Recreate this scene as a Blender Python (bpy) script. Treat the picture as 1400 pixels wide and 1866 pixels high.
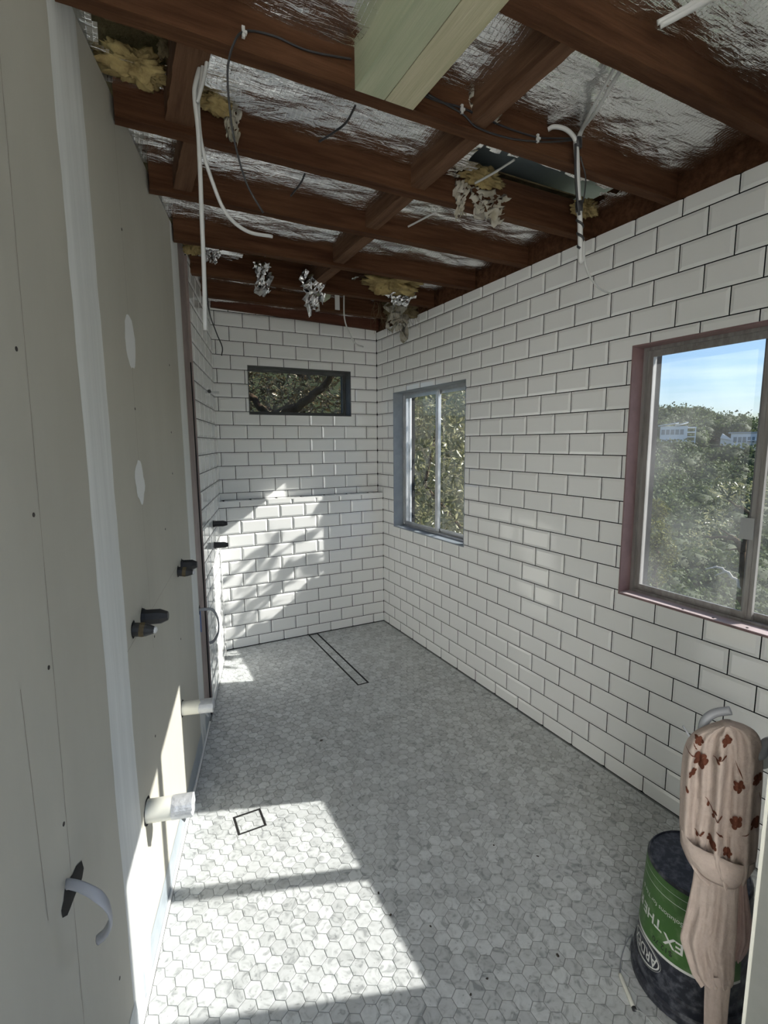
import bpy, math, random
import numpy as np
from mathutils import Vector, Matrix, noise

# ------------------------------------------------------------------ start empty
for o in list(bpy.data.objects):
    bpy.data.objects.remove(o, do_unlink=True)
SC = bpy.context.scene
COL = SC.collection
random.seed(7)
RNG = np.random.default_rng(7)

# ------------------------------------------------------------------ camera
FPX = 911.84
PITCH, YAW, ROLL = 0.1374, 0.4795, -0.0073
CAM = np.array([-1.9724, -3.8077, 1.5702])
_cp, _sp, _cy, _sy = math.cos(PITCH), math.sin(PITCH), math.cos(YAW), math.sin(YAW)
FWD = np.array([_sy*_cp, _cy*_cp, -_sp])
_R0 = np.array([_cy, -_sy, 0.0]); _U0 = np.cross(_R0, FWD)
RIGHT = math.cos(ROLL)*_R0 + math.sin(ROLL)*_U0
UP = -math.sin(ROLL)*_R0 + math.cos(ROLL)*_U0
cam_data = bpy.data.cameras.new('camera')
cam_data.sensor_fit = 'HORIZONTAL'; cam_data.sensor_width = 36.0
cam_data.lens = FPX/1400*36.0
cam_data.clip_start = 0.02; cam_data.clip_end = 3000
cam = bpy.data.objects.new('camera', cam_data)
COL.objects.link(cam)
cam.matrix_world = Matrix(((RIGHT[0], UP[0], -FWD[0], CAM[0]),
                           (RIGHT[1], UP[1], -FWD[1], CAM[1]),
                           (RIGHT[2], UP[2], -FWD[2], CAM[2]),
                           (0, 0, 0, 1)))
SC.camera = cam

# ------------------------------------------------------------------ world, sun, exposure
SUN_FROM = Vector((1.38, -0.50, 0.945)).normalized()      # towards the sun
SUN_STRENGTH = 6.3
SKY_STRENGTH = 0.100
SC.view_settings.view_transform = 'Standard'
SC.view_settings.look = 'None'
SC.view_settings.gamma = 1.0
SC.view_settings.use_curve_mapping = False
SC.view_settings.exposure = 1.50

world = bpy.data.worlds.new('sky'); SC.world = world
world.use_nodes = True
nt = world.node_tree; nt.nodes.clear()
w_out = nt.nodes.new('ShaderNodeOutputWorld'); w_bg = nt.nodes.new('ShaderNodeBackground')
w_tc = nt.nodes.new('ShaderNodeTexCoord'); w_sep = nt.nodes.new('ShaderNodeSeparateXYZ')
w_sky = nt.nodes.new('ShaderNodeTexSky'); w_sky.sky_type = 'NISHITA'; w_sky.sun_disc = False
w_sky.sun_elevation = math.asin(SUN_FROM.z); w_sky.sun_rotation = math.atan2(SUN_FROM.x, SUN_FROM.y)
w_sky.air_density = 1.1; w_sky.dust_density = 0.9; w_sky.ozone_density = 3.0
w_map = nt.nodes.new('ShaderNodeMapping'); w_noi = nt.nodes.new('ShaderNodeTexNoise')
w_crm = nt.nodes.new('ShaderNodeValToRGB'); w_mix = nt.nodes.new('ShaderNodeMix'); w_mix.data_type = 'RGBA'
w_map.inputs['Scale'].default_value = (2.2, 2.2, 30.0)
nt.links.new(w_tc.outputs['Generated'], w_map.inputs[0])
nt.links.new(w_map.outputs[0], w_noi.inputs['Vector'])
w_noi.inputs['Scale'].default_value = 1.6; w_noi.inputs['Detail'].default_value = 5
w_crm.color_ramp.elements[0].position = 0.42; w_crm.color_ramp.elements[0].color = (0, 0, 0, 1)
w_crm.color_ramp.elements[1].position = 0.75; w_crm.color_ramp.elements[1].color = (0.55, 0.55, 0.55, 1)
nt.links.new(w_noi.outputs[0], w_crm.inputs[0])
nt.links.new(w_crm.outputs[0], w_mix.inputs['Factor'])
nt.links.new(w_sky.outputs[0], w_mix.inputs['A'])
w_mix.inputs['B'].default_value = (8.0, 8.3, 8.6, 1)      # thin high cloud
w_tnt = nt.nodes.new('ShaderNodeMix'); w_tnt.data_type = 'RGBA'; w_tnt.blend_type = 'MULTIPLY'; w_tnt.inputs['Factor'].default_value = 1
w_tnt.inputs['B'].default_value = (0.82, 0.95, 1.14, 1)
nt.links.new(w_mix.outputs['Result'], w_tnt.inputs['A'])
nt.links.new(w_tnt.outputs['Result'], w_bg.inputs['Color'])
w_bg.inputs['Strength'].default_value = SKY_STRENGTH
nt.links.new(w_bg.outputs[0], w_out.inputs[0])

sun_d = bpy.data.lights.new('sun', 'SUN'); sun_d.energy = SUN_STRENGTH; sun_d.angle = math.radians(0.55)
sun_d.color = (1.0, 0.975, 0.93)
sun = bpy.data.objects.new('sun', sun_d); COL.objects.link(sun)
sun.location = SUN_FROM*30
sun.rotation_euler = SUN_FROM.to_track_quat('Z', 'Y').to_euler()

# ------------------------------------------------------------------ helpers
def ray(px, py):
    return FWD + RIGHT*(px-700)/FPX - UP*(py-933)/FPX
def at(px, py, x=None, y=None, z=None, n=None, c=None):
    """the point of the place seen at a pixel, on a plane that stands where the thing stands"""
    d = ray(px, py)
    if x is not None: n, c = (1, 0, 0), x
    if y is not None: n, c = (0, 1, 0), y
    if z is not None: n, c = (0, 0, 1), z
    n = np.array(n, float)
    return CAM + d*((c - n@CAM)/(n@d))
def proj(P):
    d = np.asarray(P, float)-CAM
    zz = d@FWD
    return np.array([700+FPX*(d@RIGHT)/zz, 933-FPX*(d@UP)/zz, zz])

LK = 0.27                                    # the left wall: x = LX + LK*y
LX = -1.372
LN = np.array([1, -LK, 0.0])/math.hypot(1, LK)
LD = np.array([LK, 1, 0.0])/math.hypot(1, LK)
def lw(y, z=0.0, off=0.0):                   # a point on the left wall
    return np.array([LX+LK*y, y, z]) + LN*off

def link(o, parent=None):
    COL.objects.link(o)
    if parent is not None: o.parent = parent
    return o
def mesh_obj(name, verts, faces, material, parent=None, smooth=False):
    me = bpy.data.meshes.new(name)
    me.from_pydata([tuple(map(float, v)) for v in verts], [], faces)
    me.update()
    if material is not None: me.materials.append(material)
    if smooth: me.polygons.foreach_set('use_smooth', [True]*len(me.polygons))
    return link(bpy.data.objects.new(name, me), parent)
def np_mesh(name, V, F, material, parent=None, attr=None, smooth=False):
    """V (n,3), F (m,k) arrays; attr: one value per face"""
    me = bpy.data.meshes.new(name)
    V = np.ascontiguousarray(V, dtype=np.float32); F = np.ascontiguousarray(F, dtype=np.int32)
    m, k = F.shape
    me.vertices.add(len(V)); me.vertices.foreach_set('co', V.ravel())
    me.loops.add(m*k); me.loops.foreach_set('vertex_index', F.ravel())
    me.polygons.add(m)
    me.polygons.foreach_set('loop_start', np.arange(0, m*k, k, dtype=np.int32))
    if smooth: me.polygons.foreach_set('use_smooth', np.ones(m, dtype=bool))
    me.update(calc_edges=True)
    if attr is not None:
        a = me.attributes.new('rnd', 'FLOAT', 'FACE')
        a.data.foreach_set('value', np.ascontiguousarray(attr, dtype=np.float32))
    me.materials.append(material)
    return link(bpy.data.objects.new(name, me), parent)
def tag(o, label=None, category=None, group=None, kind=None):
    if label: o['label'] = label
    if category: o['category'] = category
    if group: o['group'] = group
    if kind: o['kind'] = kind
    return o
def empty(name, loc=(0, 0, 0)):
    o = bpy.data.objects.new(name, None); o.empty_display_size = 0.1
    o.location = loc
    COL.objects.link(o)
    return o
def adopt(o, parent):
    """parent a world-space mesh under an empty that has only a location"""
    o.parent = parent
    o.matrix_parent_inverse = Matrix.Translation(parent.location).inverted()
    return o

class MB:
    """collects shapes into one mesh"""
    def __init__(s): s.v = []; s.f = []
    def add(s, verts, faces):
        b = len(s.v); s.v += [tuple(map(float, q)) for q in verts]; s.f += [tuple(i+b for i in q) for q in faces]
    def box(s, lo, hi):
        (x0, y0, z0), (x1, y1, z1) = lo, hi
        s.add([(x0,y0,z0),(x1,y0,z0),(x1,y1,z0),(x0,y1,z0),(x0,y0,z1),(x1,y0,z1),(x1,y1,z1),(x0,y1,z1)],
              [(0,3,2,1),(4,5,6,7),(0,1,5,4),(1,2,6,5),(2,3,7,6),(3,0,4,7)])
    def obox(s, c, ax, ay, az, hx, hy, hz):
        c = np.array(c, float); ax, ay, az = (np.array(q, float) for q in (ax, ay, az))
        vs = [c+ax*hx*i+ay*hy*j+az*hz*k for k in (-1, 1) for i, j in ((-1,-1),(1,-1),(1,1),(-1,1))]
        s.add(vs, [(0,3,2,1),(4,5,6,7),(0,1,5,4),(1,2,6,5),(2,3,7,6),(3,0,4,7)])
    def tube(s, pts, r, n=8, cap=True, flat=1.0):
        pts = [np.array(p, float) for p in pts]; m = len(pts)
        rr = r if hasattr(r, '__len__') else [r]*m
        prev = None; b = len(s.v)
        for i, p in enumerate(pts):
            t = pts[min(i+1, m-1)]-pts[max(i-1, 0)]; t = t/(np.linalg.norm(t)+1e-12)
            if prev is None:
                a = np.array([0, 0, 1.0]) if abs(t[2]) < 0.9 else np.array([1.0, 0, 0])
                u = np.cross(t, a)
            else: u = prev-t*(prev@t)
            u = u/(np.linalg.norm(u)+1e-12); prev = u; w = np.cross(t, u)
            for k in range(n):
                an = 2*math.pi*k/n
                s.v.append(tuple(p+(u*math.cos(an)+w*math.sin(an)*flat)*rr[i]))
        for i in range(m-1):
            for k in range(n):
                s.f.append((b+i*n+k, b+i*n+(k+1) % n, b+(i+1)*n+(k+1) % n, b+(i+1)*n+k))
        if cap:
            s.f.append(tuple(b+k for k in reversed(range(n)))); s.f.append(tuple(b+(m-1)*n+k for k in range(n)))
    def lathe(s, prof, c, axis=(0, 0, 1), n=32, cap0=True, cap1=True):
        """prof: (radius, distance along axis)"""
        c = np.array(c, float); w = np.array(axis, float); w /= np.linalg.norm(w)
        a = np.array([1.0, 0, 0]) if abs(w[0]) < 0.9 else np.array([0, 1.0, 0])
        u = np.cross(w, a); u /= np.linalg.norm(u); v = np.cross(w, u); b = len(s.v)
        for r, h in prof:
            for k in range(n):
                an = 2*math.pi*k/n
                s.v.append(tuple(c+w*h+(u*math.cos(an)+v*math.sin(an))*r))
        for i in range(len(prof)-1):
            for k in range(n):
                s.f.append((b+i*n+k, b+i*n+(k+1) % n, b+(i+1)*n+(k+1) % n, b+(i+1)*n+k))
        if cap0: s.f.append(tuple(b+k for k in reversed(range(n))))
        if cap1: s.f.append(tuple(b+(len(prof)-1)*n+k for k in range(n)))
    def build(s, name, material, parent=None, smooth=False):
        return mesh_obj(name, s.v, s.f, material, parent, smooth)
def catmull(pts, sub=8):
    P = [np.array(p, float) for p in pts]; P = [2*P[0]-P[1]]+P+[2*P[-1]-P[-2]]; out = []
    for i in range(1, len(P)-2):
        for k in range(sub):
            t = k/sub; a, b, c, d = P[i-1:i+3]
            out.append(0.5*((2*b)+(c-a)*t+(2*a-5*b+4*c-d)*t*t+(3*b-a-3*c+d)*t**3))
    out.append(P[-2])
    return out
def smooth_by_angle(o, deg=35):
    me = o.data
    me.polygons.foreach_set('use_smooth', [True]*len(me.polygons))
    try: me.set_sharp_from_angle(angle=math.radians(deg))
    except Exception: pass
def nz(x, y, z=0.0):
    return noise.noise(Vector((x, y, z)))

# ------------------------------------------------------------------ materials
def mat(name, col, rough=0.6, metal=0.0, col2=None, scale=8.0, detail=5, bump=0.0, bscale=None, spec=0.5,
        stretch=(1, 1, 1), coords='Object', lo=0.35, hi=0.65, attr=None, transl=0.0, coat=0.0):
    m = bpy.data.materials.new(name); m.use_nodes = True
    t = m.node_tree; N, L = t.nodes, t.links
    b = N['Principled BSDF']
    b.inputs['Base Color'].default_value = (*col, 1); b.inputs['Roughness'].default_value = rough
    b.inputs['Metallic'].default_value = metal; b.inputs['Specular IOR Level'].default_value = spec
    b.inputs['Coat Weight'].default_value = coat
    if col2 is not None or bump:
        tc = N.new('ShaderNodeTexCoord'); mp = N.new('ShaderNodeMapping')
        mp.inputs['Scale'].default_value = stretch
        L.new(tc.outputs[coords], mp.inputs[0])
    if col2 is not None:
        no = N.new('ShaderNodeTexNoise'); no.inputs['Scale'].default_value = scale; no.inputs['Detail'].default_value = detail
        no.inputs['Roughness'].default_value = 0.62
        rp = N.new('ShaderNodeValToRGB'); rp.color_ramp.elements[0].position = lo; rp.color_ramp.elements[1].position = hi
        rp.color_ramp.elements[0].color = (*col, 1); rp.color_ramp.elements[1].color = (*col2, 1)
        L.new(mp.outputs[0], no.inputs['Vector']); L.new(no.outputs[0], rp.inputs[0])
        out = rp.outputs[0]
        if attr:
            at_ = N.new('ShaderNodeAttribute'); at_.attribute_name = attr
            hs = N.new('ShaderNodeHueSaturation')
            mr = N.new('ShaderNodeMapRange'); mr.inputs['To Min'].default_value = 0.55; mr.inputs['To Max'].default_value = 1.5
            L.new(at_.outputs['Fac'], mr.inputs[0]); L.new(mr.outputs[0], hs.inputs['Value']); L.new(out, hs.inputs['Color'])
            out = hs.outputs[0]
        L.new(out, b.inputs['Base Color'])
    if bump:
        n2 = N.new('ShaderNodeTexNoise'); n2.inputs['Scale'].default_value = bscale or scale*3; n2.inputs['Detail'].default_value = 6
        bp = N.new('ShaderNodeBump'); bp.inputs['Strength'].default_value = bump; bp.inputs['Distance'].default_value = 0.01
        L.new(mp.outputs[0], n2.inputs['Vector']); L.new(n2.outputs[0], bp.inputs['Height']); L.new(bp.outputs[0], b.inputs['Normal'])
    if transl:
        tr = N.new('ShaderNodeBsdfTranslucent'); mx = N.new('ShaderNodeMixShader'); mx.inputs[0].default_value = transl
        src = b.inputs['Base Color'].links
        if src: L.new(src[0].from_socket, tr.inputs['Color'])
        else: tr.inputs['Color'].default_value = (*col, 1)
        L.new(b.outputs[0], mx.inputs[1]); L.new(tr.outputs[0], mx.inputs[2])
        L.new(mx.outputs[0], N['Material Output'].inputs['Surface'])
    return m

def marble_mat():
    m = bpy.data.materials.new('grey_marble'); m.use_nodes = True
    t = m.node_tree; N, L = t.nodes, t.links; b = N['Principled BSDF']
    geo = N.new('ShaderNodeNewGeometry'); at_ = N.new('ShaderNodeAttribute'); at_.attribute_name = 'rnd'
    cb = N.new('ShaderNodeCombineXYZ'); mu = N.new('ShaderNodeMath'); mu.operation = 'MULTIPLY'; mu.inputs[1].default_value = 37.0
    L.new(at_.outputs['Fac'], mu.inputs[0])
    for i in range(3): L.new(mu.outputs[0], cb.inputs[i])
    ad = N.new('ShaderNodeVectorMath'); ad.operation = 'ADD'
    L.new(geo.outputs['Position'], ad.inputs[0]); L.new(cb.outputs[0], ad.inputs[1])
    n1 = N.new('ShaderNodeTexNoise'); n1.inputs['Scale'].default_value = 26; n1.inputs['Detail'].default_value = 6
    n1.inputs['Distortion'].default_value = 1.6
    L.new(ad.outputs[0], n1.inputs['Vector'])
    r1 = N.new('ShaderNodeValToRGB')
    el = r1.color_ramp.elements
    el[0].position = 0.33; el[0].color = (0.42, 0.435, 0.435, 1); el[1].position = 0.60; el[1].color = (0.75, 0.77, 0.765, 1)
    q = r1.color_ramp.elements.new(0.45); q.color = (0.66, 0.68, 0.672, 1)
    L.new(n1.outputs[0], r1.inputs[0])
    n2 = N.new('ShaderNodeTexNoise'); n2.inputs['Scale'].default_value = 75; n2.inputs['Detail'].default_value = 3
    L.new(ad.outputs[0], n2.inputs['Vector'])
    r2 = N.new('ShaderNodeValToRGB'); r2.color_ramp.elements[0].position = 0.24; r2.color_ramp.elements[0].color = (0.55, 0.55, 0.55, 1)
    r2.color_ramp.elements[1].position = 0.36; r2.color_ramp.elements[1].color = (1, 1, 1, 1)
    L.new(n2.outputs[0], r2.inputs[0])
    mx = N.new('ShaderNodeMix'); mx.data_type = 'RGBA'; mx.blend_type = 'MULTIPLY'; mx.inputs['Factor'].default_value = 1
    L.new(r1.outputs[0], mx.inputs['A']); L.new(r2.outputs[0], mx.inputs['B'])
    hs = N.new('ShaderNodeHueSaturation'); mr = N.new('ShaderNodeMapRange')
    mr.inputs['To Min'].default_value = 0.70; mr.inputs['To Max'].default_value = 0.93
    L.new(at_.outputs['Fac'], mr.inputs[0]); L.new(mr.outputs[0], hs.inputs['Value']); L.new(mx.outputs['Result'], hs.inputs['Color'])
    L.new(hs.outputs[0], b.inputs['Base Color'])
    b.inputs['Roughness'].default_value = 0.42; b.inputs['Specular IOR Level'].default_value = 0.35
    return m

def foil_mat():
    m = bpy.data.materials.new('reflective_foil'); m.use_nodes = True
    t = m.node_tree; N, L = t.nodes, t.links; b = N['Principled BSDF']
    b.inputs['Base Color'].default_value = (0.90, 0.905, 0.91, 1); b.inputs['Metallic'].default_value = 1.0
    b.inputs['Roughness'].default_value = 0.20
    tc = N.new('ShaderNodeTexCoord')
    n1 = N.new('ShaderNodeTexNoise'); n1.inputs['Scale'].default_value = 20; n1.inputs['Detail'].default_value = 4; n1.inputs['Distortion'].default_value = 1.2
    mp = N.new('ShaderNodeMapping'); mp.inputs['Scale'].default_value = (0.6, 1.6, 1.0)
    L.new(tc.outputs['Object'], mp.inputs[0]); L.new(mp.outputs[0], n1.inputs['Vector'])
    w1 = N.new('ShaderNodeTexWave'); w1.bands_direction = 'X'; w1.inputs['Scale'].default_value = 22; w1.inputs['Distortion'].default_value = 1.5
    w2 = N.new('ShaderNodeTexWave'); w2.bands_direction = 'Y'; w2.inputs['Scale'].default_value = 26; w2.inputs['Distortion'].default_value = 1.5
    L.new(tc.outputs['Object'], w1.inputs['Vector']); L.new(tc.outputs['Object'], w2.inputs['Vector'])
    pw = []
    for w in (w1, w2):
        p = N.new('ShaderNodeMath'); p.operation = 'POWER'; p.inputs[1].default_value = 12
        L.new(w.outputs['Fac'], p.inputs[0]); pw.append(p)
    a = N.new('ShaderNodeMath'); a.operation = 'MAXIMUM'; L.new(pw[0].outputs[0], a.inputs[0]); L.new(pw[1].outputs[0], a.inputs[1])
    s = N.new('ShaderNodeMath'); s.operation = 'MULTIPLY_ADD'; s.inputs[1].default_value = 0.05
    L.new(a.outputs[0], s.inputs[0]); L.new(n1.outputs[0], s.inputs[2])
    bp = N.new('ShaderNodeBump'); bp.inputs['Strength'].default_value = 0.55; bp.inputs['Distance'].default_value = 0.012
    L.new(s.outputs[0], bp.inputs['Height']); L.new(bp.outputs[0], b.inputs['Normal'])
    return m

def glass_mat(name, dust=0.06, tint=(0.455, 0.46, 0.455)):  # grey tint added to dim the sun and the view through the panes
    m = bpy.data.materials.new(name); m.use_nodes = True
    t = m.node_tree; N, L = t.nodes, t.links; N.remove(N['Principled BSDF'])
    tr = N.new('ShaderNodeBsdfTransparent'); tr.inputs[0].default_value = (*tint, 1)
    gl = N.new('ShaderNodeBsdfGlossy'); gl.inputs['Roughness'].default_value = 0.03
    fr = N.new('ShaderNodeFresnel'); fr.inputs['IOR'].default_value = 1.45
    m1 = N.new('ShaderNodeMixShader'); L.new(fr.outputs[0], m1.inputs[0]); L.new(tr.outputs[0], m1.inputs[1]); L.new(gl.outputs[0], m1.inputs[2])
    df = N.new('ShaderNodeBsdfTranslucent'); df.inputs['Color'].default_value = (0.85, 0.86, 0.84, 1)
    tc = N.new('ShaderNodeTexCoord'); no = N.new('ShaderNodeTexNoise'); no.inputs['Scale'].default_value = 5; no.inputs['Detail'].default_value = 7
    rp = N.new('ShaderNodeMapRange'); rp.inputs['From Min'].default_value = 0.3; rp.inputs['From Max'].default_value = 0.75
    rp.inputs['To Min'].default_value = dust*0.4; rp.inputs['To Max'].default_value = dust*1.8
    L.new(tc.outputs['Object'], no.inputs['Vector']); L.new(no.outputs[0], rp.inputs[0])
    m2 = N.new('ShaderNodeMixShader'); L.new(rp.outputs[0], m2.inputs[0]); L.new(m1.outputs[0], m2.inputs[1]); L.new(df.outputs[0], m2.inputs[2])
    L.new(m2.outputs[0], N['Material Output'].inputs['Surface'])
    return m

M = {}
M['tile'] = mat('white_glazed_tile', (0.87, 0.87, 0.845), 0.07, col2=(0.84, 0.845, 0.825), scale=1.5, bump=0.025, bscale=22, spec=0.6, coords='Object')
M['grout'] = mat('charcoal_grout', (0.010, 0.0105, 0.012), 0.95, spec=0.1)
M['hexgrout'] = mat('pale_grout', (0.30, 0.31, 0.30), 0.9, col2=(0.26, 0.27, 0.26), scale=6)
M['marble'] = marble_mat()
M['plaster'] = mat('grey_beige_wallboard', (0.545, 0.525, 0.455), 0.75, col2=(0.49, 0.47, 0.405), scale=2.2, detail=7, bump=0.05, bscale=60, stretch=(1, 1, 0.35), spec=0.3)
M['compound'] = mat('white_joint_compound', (0.80, 0.81, 0.79), 0.7, col2=(0.70, 0.71, 0.69), scale=5, stretch=(1, 6, 0.25), bump=0.05, bscale=30, spec=0.3)
M['filler'] = mat('white_filler', (0.80, 0.81, 0.80), 0.7)
M['membrane'] = mat('blue_grey_membrane', (0.30, 0.34, 0.37), 0.45, col2=(0.36, 0.40, 0.43), scale=12, bump=0.1, bscale=40)
M['membrane_edge'] = mat('blue_membrane_edge', (0.14, 0.20, 0.36), 0.5)
M['pink'] = mat('pink_primer', (0.27, 0.17, 0.168), 0.6, col2=(0.20, 0.125, 0.123), scale=9, bump=0.12, bscale=30)
M['pinkdust'] = mat('pink_brown_primer', (0.34, 0.27, 0.25), 0.65, col2=(0.26, 0.20, 0.19), scale=9)
M['silicone'] = mat('white_sealant', (0.78, 0.78, 0.76), 0.5)
M['wood'] = mat('rough_sawn_hardwood', (0.050, 0.020, 0.009), 0.85, col2=(0.105, 0.049, 0.024), scale=7, detail=8, stretch=(0.35, 5, 5), bump=0.35, bscale=26, spec=0.15)
M['wood2'] = mat('weathered_hardwood', (0.085, 0.042, 0.023), 0.85, col2=(0.15, 0.082, 0.048), scale=9, detail=8, stretch=(5, 0.35, 5), bump=0.35, bscale=26, spec=0.15)
M['redboard'] = mat('red_brown_board', (0.075, 0.028, 0.016), 0.8, col2=(0.11, 0.044, 0.026), scale=8, stretch=(0.4, 5, 5), bump=0.2, spec=0.2)
M['greenpine'] = mat('green_treated_pine', (0.33, 0.37, 0.25), 0.8, col2=(0.42, 0.44, 0.31), scale=6, detail=8, stretch=(6, 0.4, 6), bump=0.2, bscale=20, spec=0.2)
M['greenpine2'] = mat('yellow_treated_pine', (0.40, 0.38, 0.25), 0.8, col2=(0.50, 0.47, 0.33), scale=7, detail=8, stretch=(8, 0.4, 6), bump=0.2, bscale=20, spec=0.2)
M['foil'] = foil_mat()
M['roof'] = mat('blue_grey_roof_sheet', (0.30, 0.36, 0.38), 0.5, metal=0.2, col2=(0.25, 0.30, 0.32), scale=4)
M['batt'] = mat('yellow_glasswool', (0.42, 0.33, 0.15), 0.95, col2=(0.20, 0.145, 0.065), scale=14, detail=8, bump=0.8, bscale=30, spec=0.1)
M['battdark'] = mat('brown_glasswool', (0.20, 0.16, 0.09), 0.95, col2=(0.11, 0.085, 0.05), scale=18, detail=8, bump=0.8, bscale=40, spec=0.1)
M['whiteplastic'] = mat('white_cable_sheath', (0.50, 0.505, 0.49), 0.4)
M['greyplastic'] = mat('grey_pipe', (0.30, 0.31, 0.33), 0.4)
M['greycable'] = mat('grey_flat_cable', (0.36, 0.365, 0.38), 0.45)
M['black'] = mat('black_plastic', (0.018, 0.018, 0.02), 0.45, col2=(0.03, 0.03, 0.032), scale=20)
M['dark'] = mat('hole_shade', (0.012, 0.011, 0.010), 0.95)  # near-black colour that paints the shade inside holes, gaps and slots
M['pvc'] = mat('cream_white_pvc', (0.78, 0.77, 0.68), 0.35)
M['tape'] = mat('silver_duct_tape', (0.55, 0.56, 0.58), 0.4, metal=0.35, col2=(0.68, 0.69, 0.70), scale=20, bump=0.3)
M['cleartape'] = mat('frosted_tape', (0.62, 0.63, 0.62), 0.4, transl=0.4)
M['alu'] = mat('mill_aluminium', (0.60, 0.61, 0.62), 0.38, metal=0.75, col2=(0.50, 0.51, 0.52), scale=12)
M['alubrown'] = mat('dusty_brown_aluminium', (0.40, 0.39, 0.375), 0.45, metal=0.4, col2=(0.27, 0.255, 0.24), scale=10, stretch=(4, 4, 0.5))
M['aludark'] = mat('dark_grey_aluminium', (0.10, 0.105, 0.105), 0.5, metal=0.3, col2=(0.15, 0.155, 0.15), scale=10)
M['greyreveal'] = mat('blue_grey_sealed_reveal', (0.22, 0.25, 0.28), 0.5, col2=(0.28, 0.31, 0.34), scale=10, bump=0.15)
M['darkreveal'] = mat('dark_grey_reveal', (0.075, 0.08, 0.08), 0.6, col2=(0.12, 0.125, 0.125), scale=10, bump=0.15)
M['glass'] = glass_mat('dusty_dimmed_glass', 0.024)
M['glass2'] = glass_mat('dimmed_glass', 0.010)
M['jamb'] = mat('off_white_jamb', (0.24, 0.245, 0.225), 0.65, col2=(0.20, 0.205, 0.19), scale=5, bump=0.1)
M['blackdusty'] = mat('dusty_black_plastic', (0.012, 0.014, 0.024), 0.5, col2=(0.17, 0.18, 0.21), scale=45, detail=12, lo=0.46, hi=0.86)
M['greenlabel'] = mat('green_label', (0.045, 0.125, 0.024), 0.5, col2=(0.16, 0.24, 0.12), scale=22, detail=9, lo=0.5, hi=0.82)
M['labelwhite'] = mat('white_print', (0.62, 0.63, 0.60), 0.6)
M['ink'] = mat('black_ink', (0.02, 0.02, 0.02), 0.7)
M['linen'] = mat('pale_pink_linen', (0.47, 0.385, 0.335), 0.9, col2=(0.53, 0.44, 0.385), scale=60, bump=0.25, bscale=160, spec=0.1, transl=0.15)
M['linen2'] = mat('pinker_linen', (0.52, 0.37, 0.33), 0.9, col2=(0.57, 0.43, 0.39), scale=60, bump=0.25, bscale=160, spec=0.1, transl=0.15)
M['print'] = mat('brown_print', (0.115, 0.042, 0.026), 0.95, spec=0.05)
M['printlight'] = mat('pale_brown_print', (0.24, 0.13, 0.095), 0.95, spec=0.05)
M['leafscrap'] = mat('dry_leaf', (0.05, 0.04, 0.03), 0.9)
M['bark'] = mat('grey_brown_bark', (0.13, 0.095, 0.06), 0.95, col2=(0.075, 0.05, 0.032), scale=10, bump=0.4, spec=0.1)
M['deadwood'] = mat('bleached_dead_wood', (0.55, 0.53, 0.48), 0.9, spec=0.1)
M['leafolive'] = mat('olive_leaf', (0.13, 0.14, 0.045), 0.32, col2=(0.40, 0.38, 0.22), scale=3, attr='rnd', transl=0.35)
M['leafbrown'] = mat('olive_brown_leaf', (0.115, 0.075, 0.032), 0.4, col2=(0.21, 0.165, 0.075), scale=3, attr='rnd', transl=0.25)
M['leafdry'] = mat('straw_leaf', (0.42, 0.36, 0.22), 0.6, col2=(0.30, 0.27, 0.16), scale=3, attr='rnd', transl=0.2)
M['leaffar'] = mat('grey_green_canopy', (0.060, 0.085, 0.032), 0.7, col2=(0.115, 0.14, 0.062), scale=0.05, attr='rnd', transl=0.25, spec=0.2)
M['leafyellow'] = mat('yellow_green_canopy', (0.16, 0.16, 0.045), 0.7, col2=(0.11, 0.12, 0.04), scale=0.3, attr='rnd', transl=0.25, spec=0.2)
M['ground'] = mat('bush_floor', (0.055, 0.06, 0.03), 0.95, col2=(0.035, 0.045, 0.02), scale=0.05, spec=0.1)
M['housewhite'] = mat('white_render', (0.75, 0.77, 0.78), 0.7)
M['houseglass'] = mat('house_glass', (0.16, 0.22, 0.26), 0.15)
M['housegrey'] = mat('grey_roof', (0.40, 0.43, 0.45), 0.6)

# ================================================================== THE SETTING
GAP = 0.0044
ROW = 0.102; TW = 0.202
Z24 = 0.078
Y_END = -4.35                                   # the place goes on behind the camera
# openings: right wall in s = -y, back wall in x
BIG = (2.332, 3.300, 0.878, 1.974)
SMALL = (0.187, 1.158, 0.878, 1.968)
BACKW = (-1.090, -0.242, 1.790, 2.157)
YB = 0.100                                     # upper back wall
WALL_T = 0.20
RIGHT_TOP = 2.487

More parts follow.
